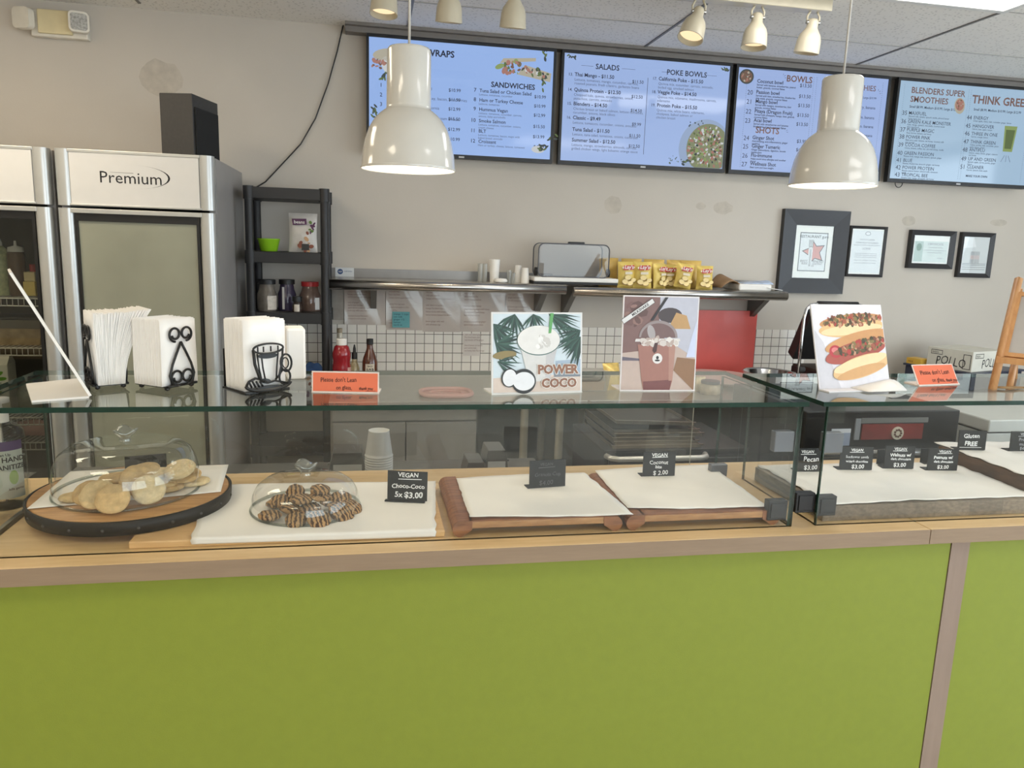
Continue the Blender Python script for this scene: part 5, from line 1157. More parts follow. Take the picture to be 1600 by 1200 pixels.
def choc(label, px, py, z, r=.024, tilt=0, az=0, seed=0):
    p = PZ(px, py, z); n, k = 22, 10; vs = [(0, 0, 0)]; fs = []
    for i in range(1, k):
        ph = PI*i/k
        for j in range(n):
            a = 2*PI*j/n; x, y, zz = math.sin(ph)*math.cos(a), math.sin(ph)*math.sin(a), -math.cos(ph)
            d = 1+.16*noise.noise((x*3+seed, y*3, zz*3))+.08*noise.noise((x*8, y*8+seed, zz*8)); vs.append((r*x*d, r*y*d, r*.40*(zz*d+1)))
    vs.append((0, 0, r*.82)); b = MB()
    for j in range(n): fs.append((0, 1+(j+1) % n, 1+j))
    for i in range(k-2):
        for j in range(n): fs.append((1+i*n+j, 1+i*n+(j+1) % n, 1+(i+1)*n+(j+1) % n, 1+(i+1)*n+j))
    e = 1+(k-2)*n
    for j in range(n): fs.append((e+j, e+(j+1) % n, len(vs)-1))
    o = b.add(vs, fs, M_CHOC, True).build('cookie', loc=p); o.rotation_euler = (tilt, 0, az)
    return tag(o, label, 'cookie', 'chocolate striped cookies under the small glass dome')
zc = zb+.001
for k, (px, py, z, r, tl, az, lb) in enumerate([
    (422, 812, zc, .026, 0, .3, 'striped cookie lying apart at the left under the small dome'), (463, 817, zc, .024, .5, 0, 'striped cookie at the front of the pile, left of the pair'), (497, 816, zc, .026, .6, .4, 'striped cookie at the front of the pile, right of the pair'),
    (530, 806, zc, .030, .55, .7, 'large striped cookie at the front right of the pile'), (546, 797, zc, .027, .5, 1.0, 'striped cookie at the far right of the small dome'), (452, 800, zc, .025, .2, 1.2, 'striped cookie behind the left front one, at the bottom'),
    (485, 800, zc, .025, .1, .5, 'striped cookie in the bottom centre of the pile'), (515, 792, zc+.004, .026, .2, 2, 'striped cookie in the bottom row toward the back right'), (440, 788, zc+.012, .026, .1, 0, 'striped cookie resting on the left shoulder of the pile'),
    (470, 786, zc+.02, .027, .1, .9, 'striped cookie in the middle layer of the pile'), (500, 782, zc+.02, .027, .15, 1.4, 'striped cookie in the middle layer toward the right'), (532, 784, zc+.014, .026, .2, .2, 'striped cookie in the middle layer above the large one'),
    (462, 772, zc+.036, .022, .6, .1, 'striped cookie standing on top of the pile, left of two'), (500, 771, zc+.036, .024, .2, .6, 'striped cookie on top of the pile, right of two'), (430, 792, zc, .022, 0, .6, 'striped cookie at the back left foot of the pile')]):
    choc(lb, px, py, z, r, tl, az, k*3.1)

# wooden trays with a raised rim, side by side
acacia = wood('acacia', (112, 66, 36), (160, 104, 62), 5, (3, 18, 18), .45); acl = wood('acacia_light', (150, 104, 60), (188, 140, 88), 5, (3, 18, 18), .45)
def footed(label, x0, x1):
    t = thing('serving_board', label, 'serving board', ((x0+x1)/2, 1.79, .95), group='dark wooden serving boards')
    y0, y1 = 1.617, 1.955; z0, z1 = .968, .985
    MB().box((x0+.03, y0+.002, z0), (x1-.03, y1, z1), acl).build('top_panel', t, world=True, bevel=.003)
    for xa, xb in ((x0, x0+.045), (x1-.045, x1)):
        b = MB(); pr = []
        for i in range(9): a = PI/2+PI*i/8 if xa == x0 else PI/2-PI*i/8; pr.append(((xa+.020 if xa == x0 else xb-.020)+.020*math.cos(a), .968+.019*math.sin(a)))
        pr2 = pr+[(xb if xa == x0 else xa, .966), (xb if xa == x0 else xa, .987)]
        mxx = Matrix(((1, 0, 0, 0), (0, 0, 1, 0), (0, 1, 0, 0), (0, 0, 0, 1)))
        b.prism(pr2, y0, y1, acacia, mxx); b.build('end_rail', t, world=True)
    MB().box((x0+.04, y0+.003, .985), (x1-.04, y0+.04, .987), acacia).build('front_band', t, world=True)
    return t
footed('dark wooden serving board with rounded end rails under the granola tag', .188, .588)
footed('dark wooden serving board with rounded end rails under the coconut bite tag', .598, .990)
paper('parchment_sheet', 'parchment sheet on the serving board under the granola tag', [(.228, 1.630), (.612, 1.612), (.590, 1.952), (.232, 1.93)], .9875, 21, .006, .003, torn=.004)
paper('parchment_sheet', 'parchment sheet on the serving board under the coconut bite tag', [(.612, 1.655), (.962, 1.630), (.985, 2.005), (.625, 1.965)], .9875, 22, .006, .003, torn=.004)

# chalk tags
M_TAG = mat('tag_black', (30, 31, 33), .7, var=.1, scale=60)
M_FAINT = mat('chalk_faint', (96, 96, 96), .9, var=.2, scale=300); M_CHALK2 = mat('chalk_grey', (176, 178, 180), .9, var=.1, scale=300)
def chalk(label, pl, pr, h, z, rows, foot=.03, lean=.04, m=None, under=None):
    a, c = PZ(*pl, z), PZ(*pr, z); u = c-a; w = math.hypot(u.x, u.y); rz = math.atan2(u.y, u.x); mid = (a+c)/2
    t = thing('price_tag', label, 'price tag', (mid.x, mid.y, z), rz, 'black chalk tags in the display cases')
    mx = Matrix.Translation((-w/2, 0, .001)) @ Matrix.Rotation(R(90)-lean, 4, 'X')
    MB().box((0, 0, -.0025), (w, h, 0), M_TAG, mx).build('panel', t)
    MB().box((-w/2-.004, 0, 0), (w/2-.004, foot, .0025), M_TAG).build('foot', t)
    if rows:
        b = MB()
        for s, x, y, size, bold in rows: b.text(s, w*x, h*y, h*size, m or M_CHALK, mx, 'CENTER', .0006, bold, .04, .05)
        if under: x0, x1, y = under; b.flat([(w*x0, h*y), (w*x1, h*(y+.012)), (w*x1, h*(y+.037)), (w*x0, h*(y+.025))], m or M_CHALK, mx, .0006)
        b.build('chalk_lettering', t)
    return t
def hh(px_h, Y): return px_h*Y/FPX*1.02
chalk('chalk tag reading Choco-Coco on the large parchment sheet', (605, 781), (667, 784), hh(49, 1.75), .9705, [('VEGAN', .52, .80, .21, .016), ('Choco-Coco', .52, .42, .21, .02), ('5x', .28, .10, .26, .02), ('$3.00', .66, .10, .28, .03)], -.012, .08, under=(.27, .86, .71))
chalk('dim chalk tag reading Granola Cup on its parchment sheet', (827, 764), (883, 760), hh(46, 1.83), .989, [('VEGAN', .46, .80, .15, 0), ('Granola Cup', .50, .42, .19, 0), ('$4.00', .46, .10, .24, 0)], .03, .04, M_FAINT, (.24, .70, .72))
chalk('chalk tag reading Coconut bite on its parchment sheet', (1004, 745), (1054, 744), hh(42, 1.9), .989, [('VEGAN', .5, .80, .20, .02), ('Coconut', .48, .50, .22, .01), ('bite', .48, .33, .18, .02), ('$ 2.00', .55, .06, .25, .01)], .03, .04, under=(.27, .76, .76))
chalk('chalk tag dimly visible inside the large glass dome', (196, 741), (261, 735), hh(26, 1.95), 1.003, [('5 x $2.00', .55, .50, .30, 0), ('VEGAN', .5, .8, .2, 0)], .02, .10, M_FAINT)

# ================================================================== inside the right display case
blk_side = wood('butcher_block', (110, 96, 80), (150, 132, 110), 8, (8, 3, 14), .6, bands=10); blk_l = wood('butcher_light', (200, 164, 110), (220, 186, 134), 5, (10, 3, 10), .5)
t = MB().box((1.112, 1.625, .95), (1.745, 1.97, .99), blk_side).build('butcher_block', origin=(1.43, 1.8, .95), bevel=.002)
tag(t, 'thick butcher block of glued strips in the right display case', 'cutting board')
t = MB().box((1.757, 1.63, .95), (2.40, 2.02, 1.028), wood('dark_block', (78, 58, 44), (112, 84, 62), 6, (8, 3, 14), .6)).build('butcher_block', origin=(2.08, 1.82, .95), bevel=.002)
tag(t, 'taller dark-sided butcher block at the right end of the case', 'cutting board')
paper('parchment_sheet', 'cream parchment sheet covering the butcher block under four tags', [(1.128, 1.628), (1.742, 1.642), (1.748, 1.955), (1.122, 1.975)], .9905, 31, .003, .003, torn=.012, nu=40, nv=24)
paper('parchment_sheet', 'parchment sheet on the taller block beside the gluten free tag', [(1.748, 1.66), (2.38, 1.66), (2.38, 2.02), (1.765, 2.05)], 1.029, 32, .003, .004, torn=.014, nu=40, nv=24)
zt = .9925
T4 = [('VEGAN', .5, .80, .18, .016)]
chalk('chalk tag reading Pecan at the left of the right display case', (1245, 737), (1285, 737), hh(41, 1.9), zt, [('VEGAN', .36, .80, .17, .016), ('Pecan', .52, .44, .30, .01), ('$3.00', .52, .08, .27, .01)], .03, under=(.1, .7, .73))
chalk('chalk tag reading Sunflower seeds between Pecan and Walnuts', (1311, 734), (1362, 735), hh(41, 1.9), zt, [('VEGAN', .5, .82, .16, .02), ('Sunflower seeds', .52, .52, .155, .0), ('w/dark chocolate', .52, .33, .14, .02), ('$3.00', .56, .06, .25, .02)], .03, under=(.28, .72, .76))
chalk('chalk tag reading Walnuts with dark chocolate', (1381, 732), (1427, 733), hh(41, 1.9), zt, [('VEGAN', .5, .82, .17, .016), ('Walnuts w/', .52, .54, .20, .03), ('dark chocolate', .54, .38, .15, .02), ('$3.00', .52, .08, .25, .02)], .03, under=(.25, .74, .77))
chalk('chalk tag reading Peanuts with dark chocolate', (1448, 735), (1495, 736), hh(40, 1.87), zt, [('VEGAN', .54, .82, .17, .016), ('Peanuts w/', .5, .54, .20, .03), ('dark chocolate', .52, .36, .15, .03), ('$3.00', .52, .08, .24, .02)], .03, under=(.3, .78, .77))
chalk('plain back of a chalk tag behind the Walnuts tag', (1370, 725), (1388, 723), hh(25, 1.93), zt, [], -.02)
chalk('plain back of a chalk tag behind the Peanuts tag', (1438, 723), (1455, 722), hh(26, 1.93), zt, [], -.02)
zt2 = 1.0315
chalk('chalk tag reading Gluten FREE on the taller block', (1496, 703), (1539, 704), hh(37, 1.9), zt2, [('Gluten', .46, .62, .30, .02), ('FREE', .46, .22, .32, .03)], .03, under=(.06, .85, .11))
chalk('chalk tag reading Protein muffin at the right edge', (1577, 705), (1622, 705), hh(37, 1.9), zt2, [('VEGAN', .5, .80, .18, .02), ('Protein', .5, .52, .24, .0), ('muffin', .5, .28, .24, .0), ('$4.00', .5, .06, .22, .0)], .03, m=M_CHALK2, under=(.25, .75, .74))

# bottles at the left end of the case
p = PZ(22, 800, .95)
t = thing('sanitizer_bottle', 'clear pump bottle of hand sanitizer with purple and white label at the left edge', 'bottle', (-.845, 1.93, .95))
clr = glass('pet_plastic', (.93, .95, .95), 1.45, .02)
MB().lathe([(.0, .001), (.044, .001), (.047, .01), (.047, .165), (.044, .185), (.03, .20), (.016, .206), (.016, .215)], clr, 40).build('body', t)
MB().lathe([(.0, .004), (.043, .004), (.0445, .012), (.0445, .12), (.0, .12)], glass('gel', (.90, .93, .92), 1.33, .02), 36).build('gel', t)
curved_label(t, .0476, .03, .145, mat('label_pale', (206, 216, 206), .5), -120, -15)
lb_ = curved_label(t, .0478, .145, .167, mat('label_purple', (84, 60, 116), .5), -120, -15)
b = MB()
def wrap_text(s, a0, z, size, m, r=.0482):
    c = MB(); c.text(s, 0, 0, size, m, bold=.02)
    vs = [(r*math.cos(R(a0)+v.x/r), r*math.sin(R(a0)+v.x/r), z+v.y) for v in c.v]; b.add(vs, c.f, m)
wrap_text('HAND', -72, .118, .017, M_INK); wrap_text('SANITIZER', -92, .100, .016, M_INK); wrap_text('kills germs', -60, .05, .008, M_DKGREY); wrap_text('Clean Up', -90, .133, .009, M_INK)
b.build('label_lettering', t)
b = MB(); pe = [(0, 0)]+ell(0, 0, .010, .017, 20)
b.add([(.0483*math.cos(R(-45)+x/.0483), .0483*math.sin(R(-45)+x/.0483), .08+y) for x, y in pe], [(0, 1+i, 1+(i+1) % 20) for i in range(20)], mat('label_green', (150, 190, 90), .5)); b.build('label_emblem', t)
MB().lathe([(.018, .206), (.018, .224), (.008, .226), (.006, .25), (.022, .252), (.022, .262), (.0, .263)], M_WHITE, 24).build('pump', t)
MB().tube([(0, 0, .206), (0, 0, .01)], .0035, mat('dip_tube', (220, 220, 216), .4), 8).build('dip_tube', t)
t = thing('pump_bottle', 'white pump bottle in front of the hand sanitizer at the left edge', 'bottle', (-.855, 1.79, .95))
MB().lathe([(.0, .001), (.036, .001), (.039, .012), (.039, .15), (.03, .175), (.014, .185), (.014, .195)], clr, 40).build('body', t)
MB().lathe([(.0, .004), (.036, .004), (.0365, .02), (.0365, .125), (.0, .126)], mat('white_lotion', (220, 216, 206), .4), 32).build('lotion', t)
MB().lathe([(.017, .185), (.017, .203), (.007, .206), (.006, .235), (.022, .236), (.022, .248), (.0, .249)], mat('frosted_pump', (214, 216, 208), .3), 24).build('pump', t)
# ================================================================== servers' side: back counter and what stands on it
BY = 3.36; BZ = .90
M_CTOP = mat('counter_steel', (176, 172, 164), .32, .7, var=.06, scale=12)
M_UNDER = mat('under_counter_panel', (128, 124, 119), .5, 0, var=.06, scale=8)
t = thing('back_counter', 'long stainless back counter along the tiled wall', 'counter', (1.8, 3.7, 0))
MB().box((-.165, BY, BZ-.035), (4.3, 4.088, BZ), M_CTOP).build('worktop', t, world=True, bevel=.003)
MB().box((-.165, 4.078, BZ), (2.56, 4.088, BZ+.02), M_CTOP).build('rear_upstand', t, world=True)
def xat(px, Y, py=690): return PY(px, py, Y).x
b = MB().box((-.16, BY+.03, .08), (xat(744, BY+.03), 4.05, BZ-.035), M_UNDER); b.build('cupboard_body', t, world=True)
for a, c in ((-.15, .17), (.175, xat(742, BY+.03))):
    MB().box((a, BY+.012, .12), (c, BY+.03, BZ-.10), mat('under_door', (134, 130, 125), .4, 0, var=.05)).build('cupboard_door', t, world=True, bevel=.002)
MB().box((-.15, BY+.015, BZ-.09), (xat(742, BY+.03), BY+.03, BZ-.04), mat('under_rail', (142, 138, 132), .4, 0)).build('top_rail', t, world=True)
MB().box((xat(744, BY+.03), 4.0, .1), (4.3, 4.05, BZ-.035), M_UNDER).build('back_panel', t, world=True)
MB().box((xat(744, BY+.03), BY+.05, .28), (4.2, 4.0, .30), M_UNDER).build('lower_shelf', t, world=True)
leg_m = mat('leg_steel', (196, 190, 172), .3, .55)
for px, y in ((818, BY+.03), (873, BY+.03), (845, 3.80), (906, 3.80)):
    MB().cyl((xat(px, y), y, 0), .019, BZ-.036, leg_m, 20).build('leg', t, world=True)
for x in (2.4, 4.2): MB().cyl((x, BY+.03, 0), .019, BZ-.036, leg_m, 20).build('leg', t, world=True)
# steel work table directly behind the serving counter
t = thing('work_table', 'low steel work table behind the serving counter', 'table', (.2, 2.5, 0))
MB().box((-1.0, 2.30, .765), (.64, 2.80, .79), mat('table_steel', (120, 117, 112), .35, .7)).build('tabletop', t, world=True, bevel=.003)
for x in (-.96, .60):
    for y in (2.34, 2.76): MB().cyl((x, y, 0), .018, .765, leg_m, 14).build('leg', t, world=True)
p = PY(592, 720, 2.50)
b = MB(); pr = [(.046, 0)]
for i in range(13): pr += [(.046, .003+.0085*i), (.0475, .006+.0085*i), (.0445, .0075+.0085*i)]
pr += [(.044, .118), (.034, .19), (.035, .193), (.032, .193), (.030, .186), (.0, .186)]
tag(b.lathe([(r_, z_) for r_, z_ in pr], mat('grey_paper_cup', (196, 196, 194), .6, var=.02), 36, cap0=True).build('cup_stack', loc=(p.x, 2.50, .79)), 'tall upturned stack of grey paper cups behind the counter', 'cups')
def dispenser(label, px, y, w, h, grp='steel dispensers behind the counter'):
    p = PY(px, 720, y)
    t = thing('napkin_dispenser', label, 'dispenser', (p.x, y, .79), 0, grp)
    dk = mat('dispenser_grey', (98, 96, 93), .35, .4)
    b = MB(); b.prism([(-w/2, 0), (w/2, 0), (w/2*.96, h*.45), (w/2*.72, h), (-w/2*.72, h), (-w/2*.96, h*.45)], 0, .12, dk, Matrix(((1, 0, 0, 0), (0, 0, 1, 0), (0, 1, 0, 0), (0, 0, 0, 1)))); b.build('housing', t, bevel=.003)
    MB().box((-w*.36, -.003, h*.42), (w*.36, 0, h*.66), mat('dispenser_light', (178, 178, 176), .4)).build('front_plate', t)
    MB().box((-w*.36, -.004, h*.05), (w*.36, 0, h*.38), mat('dispenser_mid', (132, 132, 130), .4)).build('opening_plate', t)
    for s in (-1, 1): MB().cyl((0, 0, 0), .004, .006, M_STEEL, 10, Matrix.Translation((s*w*.46, -.004, h*.7)) @ Matrix.Rotation(R(-90), 4, 'X')).build('screw', t)
dispenser('grey slanted dispenser beside the grey cup stack', 543, 2.50, .13, .115)
dispenser('pale hexagonal dispenser behind the granola tag', 776, 2.50, .085, .115)
dispenser('low grey dispenser at the left of the pale hexagonal one', 744, 2.46, .075, .085)
# slim black oven with trays on it
OY = 2.85
xo0, xo1 = PY(945, 705, OY).x, PY(1168, 700, OY).x; zo = PY(1000, 703, OY).z
t = thing('oven', 'black counter oven with a long pale handle, below the stacked trays', 'oven', ((xo0+xo1)/2, OY, 0))
MB().box((xo0, OY, .0), (xo1, 3.32, zo-.012), M_BLACK).build('body', t, world=True)
MB().box((xo0-.004, OY-.006, zo-.012), (xo1+.004, 3.32, zo), mat('oven_top', (48, 46, 45), .5, .2)).build('top_plate', t, world=True)
d = MB().box((xo0+.01, OY-.03, .2), (xo1-.01, OY, zo-.03), mat('oven_door', (58, 57, 56), .25, .4)).build('door', t, world=True, bevel=.003)
a_, c_ = PY(952, 717, OY-.07), PY(1108, 714, OY-.07)
MB().tube([(a_.x, OY-.03, a_.z+.0), (a_.x+.01, OY-.066, a_.z), (a_.x+.04, OY-.072, a_.z-.003), ((a_.x+c_.x)/2, OY-.075, a_.z-.002), (c_.x-.04, OY-.072, a_.z-.003), (c_.x-.01, OY-.066, a_.z), (c_.x, OY-.03, a_.z)], .0115, mat('handle_pale', (196, 192, 184), .3, .5), 14).build('handle', d, world=False).location = (-t.location.x, -t.location.y, -t.location.z)
tr_m = mat('tray_aluminium', (170, 158, 142), .3, .9, var=.1); tr_d = mat('tray_baked_dark', (52, 47, 43), .55, .3, var=.2, scale=30)
zz = zo+.001
for k in range(6):
    x0_, x1_ = xo0+.04+.01*(k % 2), PY(1098, 700, OY).x-.02*(k % 3)
    b = MB(); tl = .006*k if k == 5 else 0
    b.box((x0_, OY+.02, 0), (x1_, 3.28, .003), tr_d); b.box((x0_-.008, OY+.012, .012), (x1_+.008, OY+.02, .016), tr_m); b.box((x0_-.002, OY+.018, 0), (x1_+.002, OY+.021, .014), tr_m).box((x0_-.002, OY+.02, 0), (x0_, 3.28, .014), tr_m).box((x1_, OY+.02, 0), (x1_+.002, 3.28, .014), tr_m)
    o = b.build('baking_tray', origin=((x0_+x1_)/2, 3.05, 0)); o.location.z = zz+.0162*k+(.006 if k == 5 else 0)
    if k == 5: o.rotation_euler.y = .035; o.location.z += .012
    tag(o, ('lowest baking tray of the stack on the oven', 'second baking tray up on the oven', 'third baking tray up on the oven', 'fourth baking tray up on the oven', 'fifth baking tray up on the oven', 'topmost baking tray, slightly tilted, on the oven')[k], 'tray', 'baking trays stacked on the oven')
# dark coffee machine with a red band behind the right display case
MY = 2.60
t = thing('coffee_machine', 'black machine with a dark red band and round emblem behind the right case', 'coffee machine', (2.0, MY, 0))
xm0, xm1 = 1.66, 2.34
MB().box((xm0, MY, 0), (xm1, 3.2, PY(1380, 644, MY).z+.005), mat('machine_black', (42, 41, 41), .3, .2, var=.08)).build('body', t, world=True, bevel=.004)
za, zb2 = PY(1380, 686, MY).z, PY(1380, 662, MY).z; xa_, xb_ = PY(1345, 675, MY).x, PY(1440, 675, MY).x
MB().box((xa_, MY-.006, za), (xb_, MY, zb2), mat('machine_red', (128, 52, 48), .3, var=.15)).build('red_band', t, world=True)
MB().box((xa_-.005, MY-.004, zb2+.004), (xb_+.02, MY, zb2+.024), mat('machine_grey', (112, 110, 106), .4)).build('grey_strip', t, world=True)
MB().box((xa_-.03, MY-.006, za), (xa_-.008, MY, zb2+.022), mat('machine_grey2', (140, 142, 144), .4)).build('side_strip', t, world=True)
e_ = PY(1400, 676, MY)
eb = MB().cyl((0, 0, 0), .026, .005, mat('emblem_ivory', (206, 196, 176), .5), 28, Matrix.Translation((e_.x, MY-.006, e_.z)) @ Matrix.Rotation(R(90), 4, 'X')).build('emblem', t, world=True)
g = MB(); 
for k in range(9): a = 2*PI*k/9; g.cyl((0, 0, 0), .0045, .002, mat('emblem_brown', (96, 66, 50), .5), 8, Matrix.Translation((e_.x+.014*math.cos(a), MY-.011, e_.z+.014*math.sin(a))) @ Matrix.Rotation(R(90), 4, 'X'))
g.build('emblem_ring', t, world=True)
pbar = PY(1380, 708, MY-.03)
MB().tube([(xm0+.06, MY-.03, pbar.z), (xm1-.06, MY-.03, pbar.z)], .017, mat('machine_bar', (120, 118, 114), .25, .8), 16).build('rail', t, world=True)
for x in (xm0+.1, xm1-.1): MB().box((x-.008, MY-.03, pbar.z-.008), (x+.008, MY, pbar.z+.008), M_DKGREY).build('rail_bracket', t, world=True)
w0 = PY(1304, 672, MY-.02); w1 = PY(1331, 698, MY-.02)
t = thing('notice_card', 'small white and blue leaflet stuck behind the corner of the right case', 'notice', ((w0.x+w1.x)/2, MY-.003, w1.z))
MB().box((w0.x, MY-.003, w1.z), (w1.x, MY, w0.z), mat('leaflet_blue', (150, 160, 180), .5, var=.1, scale=14)).build('sheet', t, world=True)
MB().box((w0.x, MY-.0036, w0.z-.016), (w1.x, MY-.003, w0.z), mat('leaflet_white', (214, 216, 220), .5)).build('heading_band', t, world=True)
MB().prism([(w0.x+.004, w1.z+.004), (w0.x+.03, w1.z+.004), (w0.x+.034, w0.z-.02), (w0.x+.004, w0.z-.024)], MY-.0038, MY-.003, mat('leaflet_dark', (96, 100, 112), .5), Matrix(((1, 0, 0, 0), (0, 0, 1, 0), (0, 1, 0, 0), (0, 0, 0, 1)))).build('photo', t, world=True)
# white chest freezer
FY = 2.75; fx0 = PY(1540, 690, FY).x; fzt = PY(1570, 655, FY).z
t = thing('chest_freezer', 'white chest freezer with a lid at the right, behind the case', 'freezer', (fx0+.4, FY, 0))
ivory = mat('freezer_white', (200, 200, 192), .4, var=.03)
MB().box((fx0, FY, 0), (fx0+.9, 3.34, fzt-.062), ivory).build('body', t, world=True, bevel=.006)
MB().box((fx0-.006, FY-.012, fzt-.055), (fx0+.906, 3.346, fzt), ivory).build('lid', t, world=True, bevel=.006)
MB().box((fx0+.004, FY+.002, fzt-.062), (fx0+.896, 3.338, fzt-.055), M_DKGREY).build('seal', t, world=True)
# white notice in a black border standing on the oven-side ledge
nY = 3.42
a_, c_ = PY(1213, 588, nY), PY(1275, 640, nY)
t = thing('notice_stand', 'white upright notice with a black printed border seen over the gap', 'notice', ((a_.x+c_.x)/2, nY, BZ-.01))
xw = c_.x-a_.x
bx = MB().box((a_.x, nY, BZ), (c_.x, nY+.004, a_.z), mat('notice_white', (226, 226, 222), .5)); bx.build('sheet', t, world=True)
mx = frame_from((a_.x, nY-.0006, a_.z), (1, 0, 0), (0, 0, 1)); b = MB(); hB = .15
for q in ([(.10, -.03), (.90, -.03), (.90, -.034), (.10, -.034)],): pass
def rl(x0, x1, z0, z1): b.flat([(x0*xw, z0), (x1*xw, z0), (x1*xw, z1), (x0*xw, z1)], M_INK, mx)
rl(.10, .88, -.034, -.029); rl(.10, .115, -.13, -.03); rl(.865, .88, -.13, -.03); rl(.10, .88, -.134, -.13)
b.text('14', xw*.18, -.06, .022, M_INK, mx); b.text('daily specials', xw*.25, -.09, .014, M_DKGREY, mx); b.text('ask at the till', xw*.25, -.11, .014, M_DKGREY, mx)
b.build('notice_lettering', t, world=True)

# --- on the back counter
def back(px, y): return PY(px, 575, y).x
x = back(534, 3.72)
t = thing('ketchup_bottle', 'red ketchup squeeze bottle with a white cap beside the black unit', 'bottle', (x, 3.72, BZ))
MB().lathe([(.0, 0), (.040, .0), (.044, .006), (.044, .10), (.040, .125), (.0435, .15), (.044, .165), (.034, .198), (.024, .206), (.022, .215)], mat('ketchup_red', (150, 32, 40), .2, coat=.4, var=.06), 36).build('body', t)
MB().lathe([(.0245, .205), (.0255, .21), (.0255, .232), (.024, .236), (.0, .236)], M_WHITE, 28).build('cap', t)
curved_label(t, .0446, .02, .10, mat('ketchup_label', (206, 160, 150), .5, var=.15, scale=60), -50, 10)
x = back(531, 3.93)
lathe_thing('vinegar_bottle', 'pale narrow-necked bottle hidden behind the ketchup', 'bottle', (x, 3.93, BZ), [(.0, 0), (.03, 0), (.032, .01), (.032, .14), (.014, .19), (.013, .24)], mat('pale_bottle', (196, 190, 172), .2), parts=(('cap', [(.014, .24), (.014, .262)], mat('cap_brown', (150, 136, 112), .4)),))
x = back(554, 3.74)
lathe_thing('dropper_bottle', 'small clear dressing bottle with a black pointed nozzle', 'bottle', (x, 3.74, BZ), [(.0, 0), (.022, 0), (.025, .008), (.024, .09), (.013, .125), (.011, .14)], glass('amber_clear', (.86, .80, .66), 1.5, .02, .25, (200, 180, 130)), parts=(('nozzle', [(.0135, .135), (.0135, .165), (.008, .168), (.007, .185), (.003, .205)], M_BLACK),))
x = back(578, 3.72)
t = thing('sauce_bottle', 'brown barbecue sauce bottle with black cap and white printed label', 'bottle', (x, 3.72, BZ))
MB().lathe([(.0, 0), (.034, 0), (.037, .006), (.037, .125), (.032, .145), (.017, .185), (.0145, .20), (.0145, .212)], mat('bbq_brown', (84, 44, 28), .15, coat=.4, var=.08), 32).build('body', t)
MB().cyl((0, 0, .21), .0165, .026, M_BLACK, 24).build('cap', t)
curved_label(t, .0376, .03, .118, mat('bbq_label', (206, 196, 178), .5, var=.05), -125, -55)
b = MB()
def wrap2(s, a0, z, size, m, r): 
    c = MB(); c.text(s, 0, 0, size, m, bold=.03, align='CENTER'); b.add([(r*math.cos(R(a0)+v.x/r), r*math.sin(R(a0)+v.x/r), z+v.y) for v in c.v], c.f, m)
wrap2('103', -90, .078, .026, M_INK, .0381); wrap2('BARBECUE', -90, .062, .010, M_INK, .0381); wrap2('SAUCE', -90, .046, .012, M_INK, .0381); wrap2('SINCE', -90, .104, .009, M_INK, .0381)
b.build('label_lettering', t)
# pink tray
pA, pB = PZ(697, 617, BZ), PZ(655, 617, BZ)
t = thing('plastic_tray', 'oval pink plastic tray lying on the back counter', 'tray', (pA.x, pA.y, BZ))
pk = mat('pink_plastic', (206, 150, 142), .4, var=.05)
MB().prism(rrect(-.118, -.09, .118, .09, .07, 8), 0, .006, pk).build('base', t)
MB().tube([(x_, y_, .012) for x_, y_ in rrect(-.118, -.09, .118, .09, .07, 8)], .011, pk, 8, True).build('rim', t)
MB().tube([(x_, y_, .009) for x_, y_ in rrect(-.075, -.05, .075, .05, .04, 6)], .005, pk, 8, True).build('inner_ridge', t)
# clear food tub and chips between the two picture cards
pA = PZ(926, 612, BZ)
t = thing('food_tub', 'clear square tub with metal-rimmed lid between the two drink cards', 'tub', (pA.x, pA.y+.06, BZ))
tub(MB(), .075, .085, .06, .07, .0, .085, glass('tub_clear', (.88, .88, .85), 1.45, .03, .25, (196, 188, 172))).build('body', t)
MB().box((-.09, -.075, .085), (.09, .075, .098), mat('tub_lid', (196, 192, 182), .3, .2)).build('lid', t, bevel=.004)
tub(MB(), .06, .065, .045, .05, .004, .05, mat('orange_food', (196, 150, 110), .6, var=.25, scale=30)).build('contents', t)
pA = PZ(955, 612, BZ); rnd = random.Random(4)
t = thing('snack_packet', 'small yellow packet lying between the tub and the milkshake card', 'packet', (pA.x+.035, pA.y+.05, BZ), .3)
pillow(MB(), .10, .13, .05, mat('packet_yellow', (220, 190, 110), .35, .2, var=.2, scale=30, bump=.4, bscale=40), seed=5, lean=.05).build('packet', t)
# red board leaning on the wall, plate, bowl
p0, p1 = PY(1082, 578, 4.06), PY(1181, 486, 4.06)
t = tag(MB().prism(rrect(p0.x-.06, BZ+.003, p1.x+.012, p1.z, .006), 0, .014, mat('red_board', (214, 92, 84), .35, coat=.2, var=.08, scale=6), Matrix(((1, 0, 0, 0), (0, 0, -1, 4.074), (0, 1, 0, 0), (0, 0, 0, 1)))).build('cutting_board', origin=((p0.x+p1.x)/2, 4.07, BZ+.003)), 'red plastic cutting board standing against the tiles', 'cutting board')
t = thing('serving_plate', 'large pale pink shallow dish lying before the red board', 'plate', (back(1118, 3.80), 3.80, BZ))
MB().lathe([(.0, .0), (.12, .0), (.14, .006), (.235, .035), (.238, .040), (.232, .040), (.14, .014), (.0, .010)], mat('plate_pink', (222, 196, 188), .4, var=.03), 56).build('dish', t)
x = back(1208, 3.70)
t = thing('steel_bowl', 'shiny steel mixing bowl on the back counter beside the tiles', 'bowl', (x-.02, 3.70, BZ))
MB().lathe([(.0, 0), (.07, 0), (.115, .035), (.135, .075), (.142, .08), (.138, .083), (.13, .075), (.11, .037), (.07, .004), (.0, .004)], M_CHROME, 48).build('bowl_body', t)
pA = PZ(1112, 598, BZ); 
